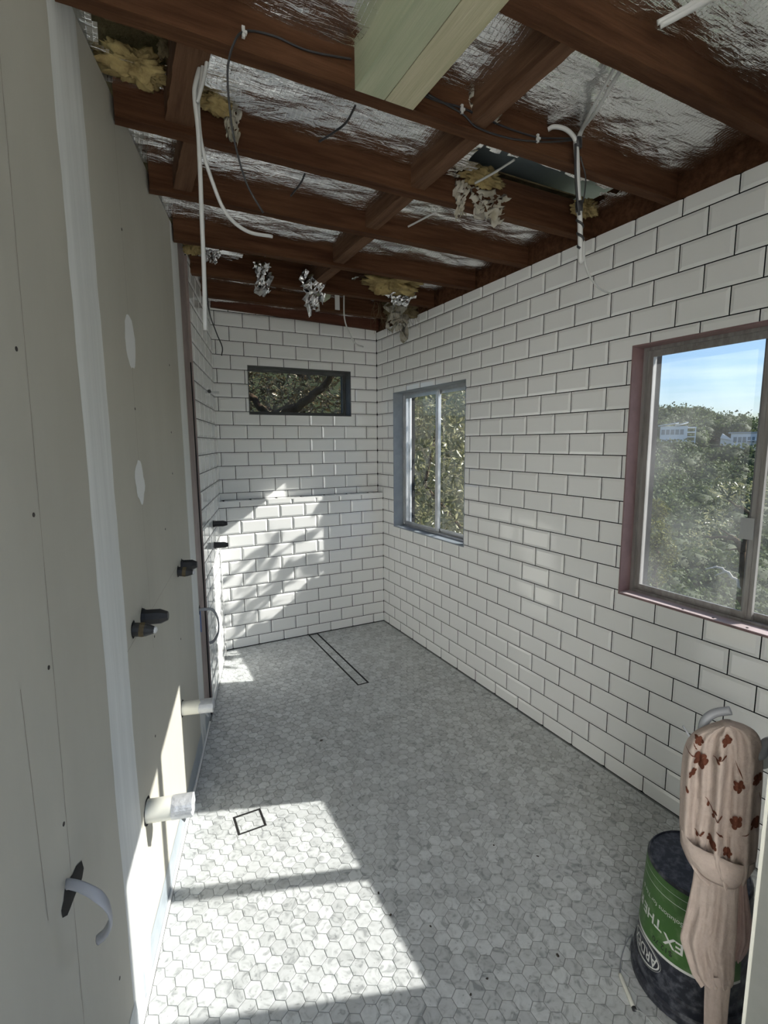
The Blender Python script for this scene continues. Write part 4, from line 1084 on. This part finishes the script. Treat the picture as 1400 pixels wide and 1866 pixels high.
# oval badge on the black below the label
def ell(name, cx_ang, cz, rx, rz, rx2, rz2, m, off):
    V, F = [], []; n = 40
    for k in range(n):
        t = 2*math.pi*k/n
        for (a, b) in ((rx, rz), (rx2, rz2)):
            z = cz+b*math.sin(t); r = bucket_r(z)+off; an = cx_ang+a*math.cos(t)/r
            V.append(BC+np.array([math.cos(an)*r, math.sin(an)*r, z]))
    for k in range(n):
        a, b = 2*k, 2*((k+1) % n); F.append((a, b, b+1, a+1))
    return adopt(mesh_obj(name, V, F, m), bucket)
ell('badge_ring', dg(153), 0.112, 0.062, 0.034, 0.058, 0.0295, M['labelwhite'], 0.0010)
ell('badge_outline', dg(153), 0.112, 0.0665, 0.038, 0.0657, 0.0372, M['labelwhite'], 0.0010)
text_on_bucket('ARDEX', 0.046, dg(153), 0.112, M['labelwhite'], squeeze=0.72, bold=0.0006)
tag(bucket, 'black upturned plastic bucket with worn green label standing on the floor', 'bucket')

# ---- cord with a white toggle lying beside the bucket
p = [at(1130, 1775, z=.006), at(1155, 1836, z=.006)]
cordt = empty('toggle_cord', p[0]*1.0)
mb = MB(); mb.tube([p[0], p[0]*.9+p[1]*.1, p[0]*.1+p[1]*.9, p[1]], [.0048, .0062, .0062, .0055], 12); adopt(mb.build('toggle', M['pvc'], None, True), cordt)
d = (p[1]-p[0])/np.linalg.norm(p[1]-p[0])
mb = MB(); mb.tube([p[1], p[1]+d*.006], .0064, 12); adopt(mb.build('end_cap', M['black']), cordt)
mb = MB(); mb.tube(catmull([p[0], at(1132, 1750, z=.004), at(1140, 1722, z=.004), at(1152, 1703, z=.004), BC+np.array([-.08, .135, .004])], 6), .0016, 6); adopt(mb.build('cord', M['greyplastic'], None, True), cordt)
mb = MB(); mb.tube(catmull([p[1]+d*.005, at(1172, 1846, z=.003), at(1195, 1870, z=.003), at(1230, 1905, z=.003)], 6), .0010, 6); adopt(mb.build('thread', M['whiteplastic'], None, True), cordt)
tag(cordt, 'small white toggle on a thin cord lying beside the bucket', 'toggle cord')

# ---- conduit with a garment thrown over it
GV = np.array([0.878, 0.479, 0.0]); GV /= np.linalg.norm(GV)
GC = np.array([-0.85, -3.245, 0.0]); TOW = -GV
def gp(px, py, d=0.0): return at(px, py, n=GV, c=GV@GC)+TOW*d
conduit = empty('conduit_stub', (JX+.10, JY, .97))
mb = MB(); mb.tube(catmull([np.array([-0.845, JY+.001, 0.985]), gp(1400, 1352), gp(1386, 1376), gp(1340, 1376), gp(1300, 1372, -.004), gp(1281, 1350, -.012), gp(1284, 1322, -.018), gp(1302, 1308, -.022), gp(1332, 1303, -.022)], 8), 0.0095, 12)
adopt(mb.build('bent_pipe', M['greyplastic'], None, True), conduit)
mb = MB(); mb.tube([gp(1245, 1323), gp(1262, 1350)], 0.0022, 8); adopt(mb.build('thin_rod', M['greyplastic'], None, True), conduit)
mb = MB(); mb.tube([gp(1262, 1350), gp(1296, 1352)], 0.0022, 8); adopt(mb.build('thin_rod', M['greyplastic'], None, True), conduit)
tag(conduit, 'bent grey conduit stub sticking out beside the doorway under the garment', 'conduit')

def loft(secs, D, amp, waves, seed, nu=72, nv=60, back=0.5):
    """secs: (left, right, row) outline; a hanging tube of cloth with folds"""
    S = catmull([(a, b, c) for a, b, c in secs], 8)
    S = np.array(S); tt = np.linspace(0, len(S)-1, nv+1)
    Li = np.interp(tt, range(len(S)), S[:, 0]); Ri = np.interp(tt, range(len(S)), S[:, 1]); Yi = np.interp(tt, range(len(S)), S[:, 2])
    def front(t, j, sgn=1.0):
        px = (Li[j]+Ri[j])/2+(Ri[j]-Li[j])/2*t
        th = math.sqrt(max(0.0, 1-t*t))
        v = j/nv
        f = math.sin(waves*t+seed+2.2*nz(v*2.2, seed, 1.0))*0.6+0.5*math.sin(waves*1.9*t+seed*2+1.5*nz(v*3, seed, 4))+0.45*nz(t*6+seed, v*7)+0.3*nz(t*15+seed, v*22)
        dd = D*th*(1 if sgn > 0 else -back)+amp*f*th*(0.06+0.94*min(1, v*2.6))*(1 if sgn > 0 else .4)
        return gp(px, Yi[j], dd)
    V, F = [], []
    for j in range(nv+1):
        for i in range(nu):
            th = 2*math.pi*i/nu
            V.append(front(math.cos(th), j, 1.0 if math.sin(th) >= 0 else -1.0))
    for j in range(nv):
        for i in range(nu): F.append((j*nu+i, j*nu+(i+1) % nu, (j+1)*nu+(i+1) % nu, (j+1)*nu+i))
    def surf(px, py, lift=0.0026):
        j = int(np.clip(np.interp(py, Yi, range(nv+1)), 0, nv)); t = np.clip((px-(Li[j]+Ri[j])/2)/((Ri[j]-Li[j])/2), -.97, .97)
        jf = np.interp(py, Yi, range(nv+1)); j0 = int(min(jf, nv-1)); k = jf-j0
        p = front(t, j0)*(1-k)+front(t, j0+1)*k
        return p+TOW*lift
    return V, F, surf
garment = empty('garment', gp(1315, 1330))
V, F, surf = loft([(1312, 1336, 1315), (1288, 1360, 1322), (1262, 1380, 1336), (1247, 1390, 1362), (1241, 1391, 1410), (1239, 1388, 1460), (1239, 1384, 1510), (1246, 1381, 1550), (1262, 1376, 1580), (1285, 1366, 1598)], 0.025, 0.018, 8.5, 1.3, nu=110, nv=80)
F.append(tuple(range(109, -1, -1)))
o = adopt(mesh_obj('upper_fabric', V, F, M['linen'], None, True), garment); o['label'] = 'gathered pale pink fabric with brown flower print'
V, F, _ = loft([(1268, 1352, 1556), (1263, 1348, 1600), (1254, 1346, 1645), (1246, 1344, 1680), (1240, 1343, 1708), (1248, 1341, 1735), (1256, 1340, 1760), (1264, 1339, 1780), (1276, 1337, 1795)], 0.010, 0.0085, 7.0, 4.1, nu=130, nv=60)
V = [p+np.array([0, 0, 0.006*nz(p[0]*90, p[1]*90)])*(1 if k > 130*52 else 0) for k, p in enumerate(V)]
o = adopt(mesh_obj('hanging_panel', V, F, M['linen'], None, True), garment); o['label'] = 'plain pink lower panel with creased ragged hem'
V, F, _ = loft([(1284, 1334, 1776), (1284, 1332, 1800), (1283, 1328, 1840), (1283, 1325, 1880), (1285, 1322, 1930)], 0.009, 0.004, 4.0, 2.7, nu=60, nv=30)
o = adopt(mesh_obj('sleeve', V, F, M['linen'], None, True), garment); o['label'] = 'narrow plain pink strip hanging below the hem'
V, F, _ = loft([(1340, 1374, 1572), (1342, 1362, 1610), (1340, 1366, 1650), (1338, 1371, 1690), (1335, 1371, 1720), (1332, 1362, 1745), (1336, 1352, 1758)], 0.006, 0.005, 5.0, 6.3, nu=50, nv=40)
V = [p-TOW*0.012 for p in V]
o = adopt(mesh_obj('side_tail', V, F, M['linen2'], None, True), garment); o['label'] = 'pinker frayed tail at the right edge'
top_e = [(1240, 1500), (1252, 1511), (1266, 1521), (1288, 1531), (1310, 1540), (1332, 1552), (1352, 1562), (1377, 1568)]
bot_e = [(1240, 1532), (1254, 1556), (1268, 1570), (1288, 1588), (1310, 1599), (1334, 1608), (1352, 1601), (1377, 1578)]
A, B = catmull(top_e, 6), catmull(bot_e, 6); V, F = [], []; nb = 8
for i in range(len(A)):
    t = 2*i/(len(A)-1)-1; th = math.sqrt(max(0, 1-t*t*.97))
    for k in range(nb+1):
        q = k/nb; px, py = A[i]*(1-q)+B[i]*q
        V.append(gp(px, py, 0.038*th+0.012*math.sin(math.pi*q)*th-0.014*q*th+0.002*nz(i*.3, q*3)))
for i in range(len(A)-1):
    for k in range(nb): F.append((i*(nb+1)+k, i*(nb+1)+k+1, (i+1)*(nb+1)+k+1, (i+1)*(nb+1)+k))
o = adopt(mesh_obj('hem_band', V, F, M['linen'], None, True), garment); o['label'] = 'wide folded plain hem wrapping the gathers'
sm = o.modifiers.new('thickness', 'SOLIDIFY'); sm.thickness = 0.002
V, F, _ = loft([(1366, 1404, 1372), (1362, 1408, 1384), (1362, 1408, 1396), (1374, 1404, 1404)], 0.008, 0.003, 4, 8.8, nu=30, nv=14)
adopt(mesh_obj('lining', [p-TOW*.012 for p in V], F, M['labelwhite'], None, True), garment)
def petal(cx, cy, L, W, an, m, name, n=7):
    pts = []
    for k in range(n+1):
        q = k/n; w = W*math.sin(math.pi*min(1, q**1.5*0.93+.04))**0.6; pts.append((q*L, w))
    out = [(x, w) for x, w in pts]+[(x, -w) for x, w in reversed(pts)]
    V = [surf(cx+math.cos(an)*x-math.sin(an)*w, cy+math.sin(an)*x+math.cos(an)*w) for x, w in out]
    mid = [surf(cx+math.cos(an)*x, cy+math.sin(an)*x, 0.0030) for x, w in pts]
    b = len(out); V += mid; F = []
    for k in range(n):
        F += [(k, k+1, b+k+1, b+k), (b+k, b+k+1, 2*(n+1)-2-k, 2*(n+1)-1-k)]
    adopt(mesh_obj(name, V, F, m, None, True), garment)
def flower(cx, cy, R, a0):
    for k in range(5): petal(cx, cy, R*(1 if k % 2 else .85), R*.36, a0+k*2*math.pi/5, M['print'], 'flower_petal')
    for k in range(5): petal(cx+2*math.cos(a0+k*1.2566), cy+2*math.sin(a0+k*1.2566), R*.45, R*.05, a0+k*1.2566, M['printlight'], 'flower_vein', 4)
def stem(p, q, w=0.9, leaves=()):
    an = math.atan2(q[1]-p[1], q[0]-p[0]); petal(p[0], p[1], math.hypot(q[0]-p[0], q[1]-p[1]), w, an, M['print'], 'flower_stem')
    for (t, side) in leaves: petal(p[0]+(q[0]-p[0])*t, p[1]+(q[1]-p[1])*t, 9, 2.4, an+side*0.8, M['print'], 'print_leaf', 5)
flower(1279, 1376, 16, 0.3); flower(1326, 1338, 11, 0.9); flower(1276, 1341, 10, .2); flower(1347, 1422, 13, 0.2); flower(1342, 1487, 14, 0.7)
flower(1381, 1413, 12, .4); flower(1378, 1494, 13, .2); flower(1298, 1518, 11, .5); flower(1326, 1542, 10, .1); flower(1264, 1398, 8, 1.1)
stem((1249, 1355), (1270, 1370)); stem((1266, 1345), (1272, 1358)); stem((1340, 1374), (1354, 1410)); stem((1286, 1440), (1312, 1480), leaves=((.25, 1), (.5, -1), (.6, 1), (.85, -1)))
stem((1306, 1490), (1318, 1517)); stem((1300, 1370), (1318, 1365), leaves=((.3, 1), (.6, -1), (.9, .2))); stem((1252, 1420), (1256, 1432), 2.5); stem((1266, 1502), (1280, 1512), leaves=((.3, 1), (.7, -1)))
stem((1352, 1508), (1366, 1500)); stem((1384, 1440), (1390, 1470))
tag(garment, 'pale pink linen garment with brown flower print hanging over the grey conduit', 'garment')

# ================================================================== OUTSIDE
def leaves_np(C, size, aspect=0.36, up=0.0, jit=0.35):
    """one folded six-point leaf at each centre of C (n,3); size (n,)"""
    n = len(C)
    d = RNG.normal(size=(n, 3)); d[:, 2] = d[:, 2]*0.8+up; d /= np.linalg.norm(d, axis=1)[:, None]
    r = RNG.normal(size=(n, 3)); w = np.cross(d, r); w /= np.linalg.norm(w, axis=1)[:, None]; nn = np.cross(d, w)
    L = size[:, None]; W = L*aspect/2
    fold = 0.25*W
    V = np.stack([C-d*L/2, C-d*L*.2+w*W+nn*fold, C+d*L*.2+w*W*.85+nn*fold, C+d*L/2, C+d*L*.2-w*W*.85+nn*fold, C-d*L*.2-w*W+nn*fold], 1)
    b = (np.arange(n)*6)[:, None]
    F = np.concatenate([b+np.array([0, 1, 2, 3]), b+np.array([0, 3, 4, 5])], 1).reshape(-1, 4)
    return V.reshape(-1, 3), F
def twig(mb, p, q, r0, r1, wob, seed, n=8):
    p, q = np.array(p, float), np.array(q, float); L = np.linalg.norm(q-p); pts = []
    for k in range(n+1):
        t = k/n; w = math.sin(math.pi*t)*wob*L
        pts.append(p+(q-p)*t+np.array([nz(t*3+seed, 1), nz(t*3+seed, 5), nz(t*3+seed, 9)])*w)
    mb.tube(pts, [r0+(r1-r0)*k/n for k in range(n+1)], 7)
    return pts
def polar(yaw_deg, r, z): a = math.radians(yaw_deg); return np.array([CAM[0]+r*math.sin(a), CAM[1]+r*math.cos(a), z])

# ---- ground and the far side of the valley
RIDGE = [(1100, 738), (1190, 741), (1265, 745), (1310, 753), (1345, 753), (1380, 770), (1460, 790)]
_ry, _rt = [], []
for px, py in RIDGE:
    d = ray(px, py); _ry.append(math.degrees(math.atan2(d[0], d[1]))); _rt.append(d[2]/math.hypot(d[0], d[1]))
DD = [8, 14, 25, 45, 80, 130, 190, 260]
def canopy_z(dist, yaw):
    rt = np.interp(yaw, _ry, _rt)
    T = [-0.62, -0.47, -0.32, -0.20, -0.10, -0.015, 0.5*rt, rt]
    te = np.interp(dist, DD, T)
    z = CAM[2]+dist*te
    if dist > 260: z = CAM[2]+260*rt-(dist-260)*0.12
    return z
V, F = [], []; NA, NR = 72, 36
for i in range(NR+1):
    dist = 4.5*(420/4.5)**(i/NR)
    for k in range(NA):
        yw = k*360/NA; yy = yw if yw < 180 else yw-360
        z = canopy_z(dist, float(np.clip(yy, 20, 110)))-1.5-min(4.0, dist*0.06)-(1.0 if dist < 10 else 0)
        V.append(polar(yw, dist, z))
for i in range(NR):
    for k in range(NA): F.append((i*NA+k, i*NA+(k+1) % NA, (i+1)*NA+(k+1) % NA, (i+1)*NA+k))
b = len(V); V.append((CAM[0], CAM[1], V[0][2])); F += [(b, (k+1) % NA, k) for k in range(NA)]
hill = mesh_obj('ground', V, F, M['ground'], None, True); tag(hill, kind='structure')

# dark bank added close behind the house to hide the sky from its windows
V, F = [], []; NB, NY = 10, 24
for i in range(NB+1):
    for k in range(NY+1):
        yw = -4+k*52/NY; r = 8.2+i*1.1
        V.append(polar(yw, r, -2.6+8.0*(i/NB)**.8+0.5*nz(yw*.2, i*.7)+(0 if i else -.6)))
for i in range(NB):
    for k in range(NY): a_ = i*(NY+1)+k; F.append((a_, a_+NY+1, a_+NY+2, a_+1))
bank = mesh_obj('ground_bank', V, F, M['ground'], None, True); tag(bank, kind='structure')

HOUSES = [(1228, 787, 175.0), (1352, 797, 190.0)]
hpos = []
for px, py, dist in HOUSES:
    d = ray(px, py); yw = math.degrees(math.atan2(d[0], d[1])); hpos.append((yw, dist, CAM[2]+dist*d[2]/math.hypot(d[0], d[1])))
Cs, Ss, Rn, cores = [], [], [], []
cnt = 0
tries = 0
while cnt < 1900 and tries < 9000:
    tries += 1
    yw = random.uniform(36, 96) if random.random() < .45 else random.uniform(50, 72)
    dist = math.exp(random.uniform(math.log(24), math.log(262)))
    if random.random() < .35: dist = random.uniform(60, 262)
    R = (1.5+0.016*dist)*random.uniform(0.7, 1.3)
    z = canopy_z(dist, yw)-R*0.75+random.uniform(-.5, .5)*R*.5
    skip = False
    for hy, hd, hz in hpos:
        if abs(yw-hy)*math.pi/180*dist < 7.5+R*.6 and hd-70 < dist < hd+10 and (z+R*1.0-CAM[2])/dist > (hz-1.6-CAM[2])/hd: skip = True
    if skip: continue
    c = polar(yw, dist, z); n = 165
    d = RNG.normal(size=(n, 3)); d[:, 2] = np.abs(d[:, 2])*1.1-0.25; d /= np.linalg.norm(d, axis=1)[:, None]
    lump = 1+0.22*np.sin(d[:, 0]*7+cnt)*np.sin(d[:, 1]*6+cnt*2)+0.15*np.sin(d[:, 2]*11+cnt)
    Cs.append(c+d*np.array([R, R, R*.85])*(lump*RNG.uniform(.78, 1.04, n))[:, None])
    Ss.append(np.full(n, 0.05+0.0046*min(dist, 80)+0.0024*max(dist-80, 0))*RNG.uniform(.6, 1.4, n)); tone = random.uniform(.15, .85)
    Rn.append(np.clip(tone+RNG.normal(0, .16, n), 0, 1)); cores.append((c, R*.80, tone))
    cnt += 1
C = np.concatenate(Cs); S = np.concatenate(Ss); A = np.concatenate(Rn)
LV, LF = leaves_np(C, S, 0.75)
b = len(LV); CV, CF, CA = [], [], []
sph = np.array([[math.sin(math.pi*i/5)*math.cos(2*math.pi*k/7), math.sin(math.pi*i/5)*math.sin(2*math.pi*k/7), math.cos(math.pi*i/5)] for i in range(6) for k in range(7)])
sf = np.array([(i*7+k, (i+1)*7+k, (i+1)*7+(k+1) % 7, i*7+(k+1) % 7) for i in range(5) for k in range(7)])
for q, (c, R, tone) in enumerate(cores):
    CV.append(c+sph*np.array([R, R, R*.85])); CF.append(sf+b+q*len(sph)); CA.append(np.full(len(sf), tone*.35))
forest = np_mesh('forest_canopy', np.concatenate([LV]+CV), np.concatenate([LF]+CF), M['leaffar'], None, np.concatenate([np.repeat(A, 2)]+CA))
tag(forest, 'grey green bushland canopy covering the far side of the valley', 'forest', kind='stuff')

def house(idx, label):
    yw, dist, z = hpos[idx]; c = polar(yw, dist, z)
    a = math.radians(yw); ax = np.array([math.cos(a), -math.sin(a), 0]); ay = np.array([math.sin(a), math.cos(a), 0]); az = np.array([0, 0, 1.0])
    root = empty('house', c-az*4)
    def bx(name, x, y, zz, hx, hy, hz, m, parent=None):
        mb = MB(); mb.obox(c+ax*x+ay*y+az*zz, ax, ay, az, hx, hy, hz)
        o = mb.build(name, m)
        if parent is None: adopt(o, root)
        else: o.parent = parent
        return o
    if idx == 0:
        body = bx('walls', 0, 0, -1.4, 3.5, 3, 3.0, M['housewhite'])
        for k in range(5): bx('window', -2.7+k*1.2, -3.02, -0.1, .46, .05, .75, M['houseglass'], body)
        for k in range(4): bx('window', -2.4+k*1.4, -3.02, -3.0, .5, .05, .7, M['houseglass'], body)
        mb = MB()
        mb.add([c+ax*x+ay*y+az*zz for x, y, zz in [(-4.1, -3.6, 1.65), (1.2, -3.6, 2.5), (1.2, 3.4, 2.5), (-4.1, 3.4, 1.65), (-4.1, -3.6, 1.85), (1.2, -3.6, 2.75), (1.2, 3.4, 2.75), (-4.1, 3.4, 1.85)]], [(0,3,2,1),(4,5,6,7),(0,1,5,4),(1,2,6,5),(2,3,7,6),(3,0,4,7)])
        adopt(mb.build('roof', M['housewhite']), root)
        mb = MB()
        mb.add([c+ax*x+ay*y+az*zz for x, y, zz in [(0.2, -3.6, 1.65), (3.6, -3.6, 2.6), (3.6, 3.4, 2.6), (0.2, 3.4, 1.65), (0.2, -3.6, 1.85), (3.6, -3.6, 2.85), (3.6, 3.4, 2.85), (0.2, 3.4, 1.85)]], [(0,3,2,1),(4,5,6,7),(0,1,5,4),(1,2,6,5),(2,3,7,6),(3,0,4,7)])
        adopt(mb.build('roof', M['housewhite']), root)
        for k in range(4): bx('balcony', 4.6, -.5, 1.2-k*1.35, 1.1, 2.2, .14, M['housewhite'])
        bx('balcony_post', 5.5, -2.6, -1.3, .12, .12, 2.6, M['housewhite'])
    else:
        body = bx('walls', 1.5, 0, -1.2, 4.2, 3, 2.4, M['housewhite'])
        for k in range(6): bx('window', -1.6+k*1.15, -3.02, -.7, .42, .05, .8, M['houseglass'], body)
        bx('roof', 1.4, 0, 1.4, 4.8, 3.5, .16, M['housegrey'])
        mb = MB()
        mb.add([c+ax*x+ay*y+az*zz for x, y, zz in [(-5.4, -3.2, -.2), (-2.4, -3.2, -.9), (-2.4, 3, -.9), (-5.4, 3, -.2), (-4.9, -3.2, 1.2), (-2.4, -3.2, -.6), (-2.4, 3, -.6), (-4.9, 3, 1.2)]], [(0,3,2,1),(4,5,6,7),(0,1,5,4),(1,2,6,5),(2,3,7,6),(3,0,4,7)])
        adopt(mb.build('roof', M['housewhite']), root)
        bx('walls', -4.0, 0, -1.4, 1.3, 2.6, 1.1, M['housewhite'])
        for k in range(5): bx('post', 1.4+k*.95, -4.2, -1.3, .09, .09, 2.3, M['housewhite'])
        bx('balcony', 3.3, -3.7, -1.0, 2.2, .8, .12, M['housewhite'])
    return tag(root, label, 'house')
house(0, 'white two storey house with sloping roofs on the far hillside at left')
house(1, 'low white house with slim posts on the far hillside at right')

# ---- nearer trees seen through the large window
def tree(name, base, segs, leafspots, nleaf, lsize, mleaf, mbark, label, aspect=.45, spread=.5):
    root = empty(name, base)
    mb = MB()
    for k, (p, q, r0, r1) in enumerate(segs): twig(mb, p, q, r0, r1, .18, k*3.3+base[0])
    adopt(mb.build('trunk', mbark, None, True), root)
    if nleaf:
        Cc = []
        for (c, R) in leafspots:
            d = RNG.normal(size=(nleaf, 3)); d /= np.linalg.norm(d, axis=1)[:, None]
            Cc.append(np.array(c)+d*np.array([R, R, R*.8])*(RNG.uniform(.3, 1.05, nleaf)**.6)[:, None])
        Cc = np.concatenate(Cc); V, F = leaves_np(Cc, lsize*RNG.uniform(.6, 1.4, len(Cc)), aspect)
        o = np_mesh('foliage', V, F, mleaf, None, np.repeat(RNG.uniform(0, 1, len(Cc)), 2)); o['kind'] = 'stuff'; adopt(o, root)
    return tag(root, label, 'tree')
def pw(px, py, dist):
    d = ray(px, py); return CAM+d*(dist/math.hypot(d[0], d[1]))
D1 = 14.0
tree('yellow_green_tree', pw(1190, 1180, D1), [(pw(1190, 1180, D1), pw(1194, 990, D1), .12, .04)],
     [(pw(1186, 970, D1), .50), (pw(1200, 1005, D1), .5), (pw(1184, 1040, D1), .55), (pw(1192, 930, D1+.6), .38)], 620, .085, M['leafyellow'], M['bark'], 'yellow green tree at the left edge of the large window view')
D2 = 12.5
tree('gum_tree', pw(1356, 1200, D2), [(pw(1356, 1200, D2), pw(1354, 1005, D2), .10, .06), (pw(1354, 1008, D2), pw(1342, 982, D2), .06, .05), (pw(1342, 982, D2), pw(1289, 978, D2), .05, .016),
     (pw(1354, 1008, D2), pw(1362, 960, D2), .05, .03), (pw(1366, 935, D2), pw(1328, 912, D2), .035, .012), (pw(1362, 960, D2), pw(1372, 925, D2), .03, .02), (pw(1342, 982, D2), pw(1310, 962, D2), .025, .009), (pw(1350, 1000, D2), pw(1322, 1002, D2), .022, .008)],
     [(pw(1300, 945, D2+.5), .38), (pw(1335, 895, D2+.5), .45), (pw(1275, 985, D2+.5), .36), (pw(1375, 900, D2), .4)], 150, .085, M['leafolive'], M['bark'], 'gum tree with grey branching limbs at the lower right of the large window view', .3)
tree('dead_limb', pw(1352, 1072, D2), [(pw(1352, 1072, D2), pw(1327, 1042, D2), .035, .03), (pw(1328, 1044, D2), pw(1308, 1033, D2), .03, .026), (pw(1308, 1033, D2), pw(1286, 1037, D2), .026, .012), (pw(1322, 1042, D2), pw(1303, 1049, D2), .02, .008)],
     [], 0, .1, M['leafolive'], M['deadwood'], 'bleached dead branch low in the large window view')

# ---- leafy shrub outside the small side window: the leaves that show largest are parts
LEAF_ME = []
for k in range(6):
    sv = RNG.bit_generator.state
    V, F = leaves_np(np.zeros((1, 3)), np.array([1.0]), .34)
    me = bpy.data.meshes.new('leaf'); me.from_pydata([tuple(v) for v in V], [], [tuple(f) for f in F]); me.update()
    a = me.attributes.new('rnd', 'FLOAT', 'FACE'); a.data.foreach_set('value', [0.3+.12*k]*len(F)); me.materials.append(M['leafolive']); LEAF_ME.append(me)
def shrub(name, boxf, n, nobj, size, m, label, stems, twigs=0, mtwig=None, twigvol=None):
    root = empty(name, stems[0][0])
    mb = MB()
    for k, (p, q, r0, r1) in enumerate(stems): twig(mb, p, q, r0, r1, .2, k*5.1+1)
    adopt(mb.build('stem', M['bark'], None, True), root)
    if twigs:
        mb = MB()
        for k in range(twigs):
            p = (twigvol or boxf)(1)[0]; d = RNG.normal(size=3)*np.array([.25, .25, .2]); twig(mb, p, p+d, .0045, .0018, .3, k*1.7, 5)
        o = adopt(mb.build('twigs', mtwig, None, True), root); o['kind'] = 'stuff'
    Cc = boxf(n)
    if nobj:
        dist = np.linalg.norm(Cc-CAM, axis=1); od = np.argsort(dist)
        Cc = Cc[od]
        for c in Cc[:nobj]:
            o = bpy.data.objects.new('leaf', random.choice(LEAF_ME)); s = size*random.uniform(.7, 1.4)
            o.matrix_world = Matrix.Translation(Vector(c)) @ Matrix.Rotation(random.uniform(0, 6.28), 4, 'Z') @ Matrix.Rotation(random.uniform(0, 6.28), 4, 'X') @ Matrix.Diagonal((s, s, s, 1))
            link(o); o.parent = root; o.matrix_parent_inverse = Matrix.Translation(root.location).inverted()
        Cc = Cc[nobj:]
    V, F = leaves_np(Cc, size*RNG.uniform(.6, 1.5, len(Cc)), .34)
    o = np_mesh('foliage', V, F, m, None, np.repeat(RNG.uniform(0, 1, len(Cc)), 2)); o['kind'] = 'stuff'; adopt(o, root)
    return tag(root, label, 'shrub')
def vol_polar(y0, y1, r0, r1, z0, z1):
    def f(n):
        yw = np.radians(RNG.uniform(y0, y1, n)); r = RNG.uniform(r0, r1, n)
        return np.stack([CAM[0]+r*np.sin(yw), CAM[1]+r*np.cos(yw), RNG.uniform(z0, z1, n)], 1)
    return f
def vol_box(lo, hi):
    return lambda n: RNG.uniform(lo, hi, (n, 3))
shrub('leafy_shrub', vol_polar(26, 44, 5.2, 7.6, -1.2, 3.6), 12000, 260, .085, M['leafolive'], 'sunlit olive leafed shrub pressing close outside the narrow side window',
      [(polar(33, 6.5, -3.0), polar(33, 6.3, 2.6), .05, .015), (polar(36, 6.7, -3.0), polar(38, 6.2, 2.4), .04, .012), (polar(30, 6.6, -3.0), polar(29, 6.2, 2.0), .04, .012)], twigs=130, mtwig=M['leafdry'], twigvol=vol_polar(28, 40, 5.0, 5.5, 0.2, 2.6))
shrub('low_shrub', vol_box((0.95, -1.25, 0.2), (1.55, -0.50, 2.30)), 480, 0, .13, M['leafolive'], 'low leafy shrub standing before the narrow side window and dappling its light',
      [((1.3, -1.0, -3.0), (1.3, -1.0, 2.2), .03, .008), ((1.3, -1.0, .3), (1.15, -0.8, 2.2), .012, .005)])
shrub('garden_tree', vol_polar(8, 25.5, 5.35, 7.7, 1.0, 4.0), 9500, 0, .075, M['leafbrown'], 'brown olive tree with tangled twigs behind the high back window',
      [(pw(470, 1000, 5.3), pw(500, 757, 5.2), .06, .05), (pw(500, 757, 5.2), pw(540, 742, 5.2), .05, .045), (pw(535, 745, 5.2), pw(590, 705, 5.15), .045, .036), (pw(590, 705, 5.15), pw(625, 660, 5.1), .036, .03), (pw(500, 757, 5.2), pw(440, 715, 5.2), .04, .03), (pw(560, 690, 5.6), pw(500, 660, 5.8), .03, .02)],
      twigs=420, mtwig=M['leafdry'], twigvol=vol_polar(8, 25.5, 5.25, 5.6, 1.4, 2.8))
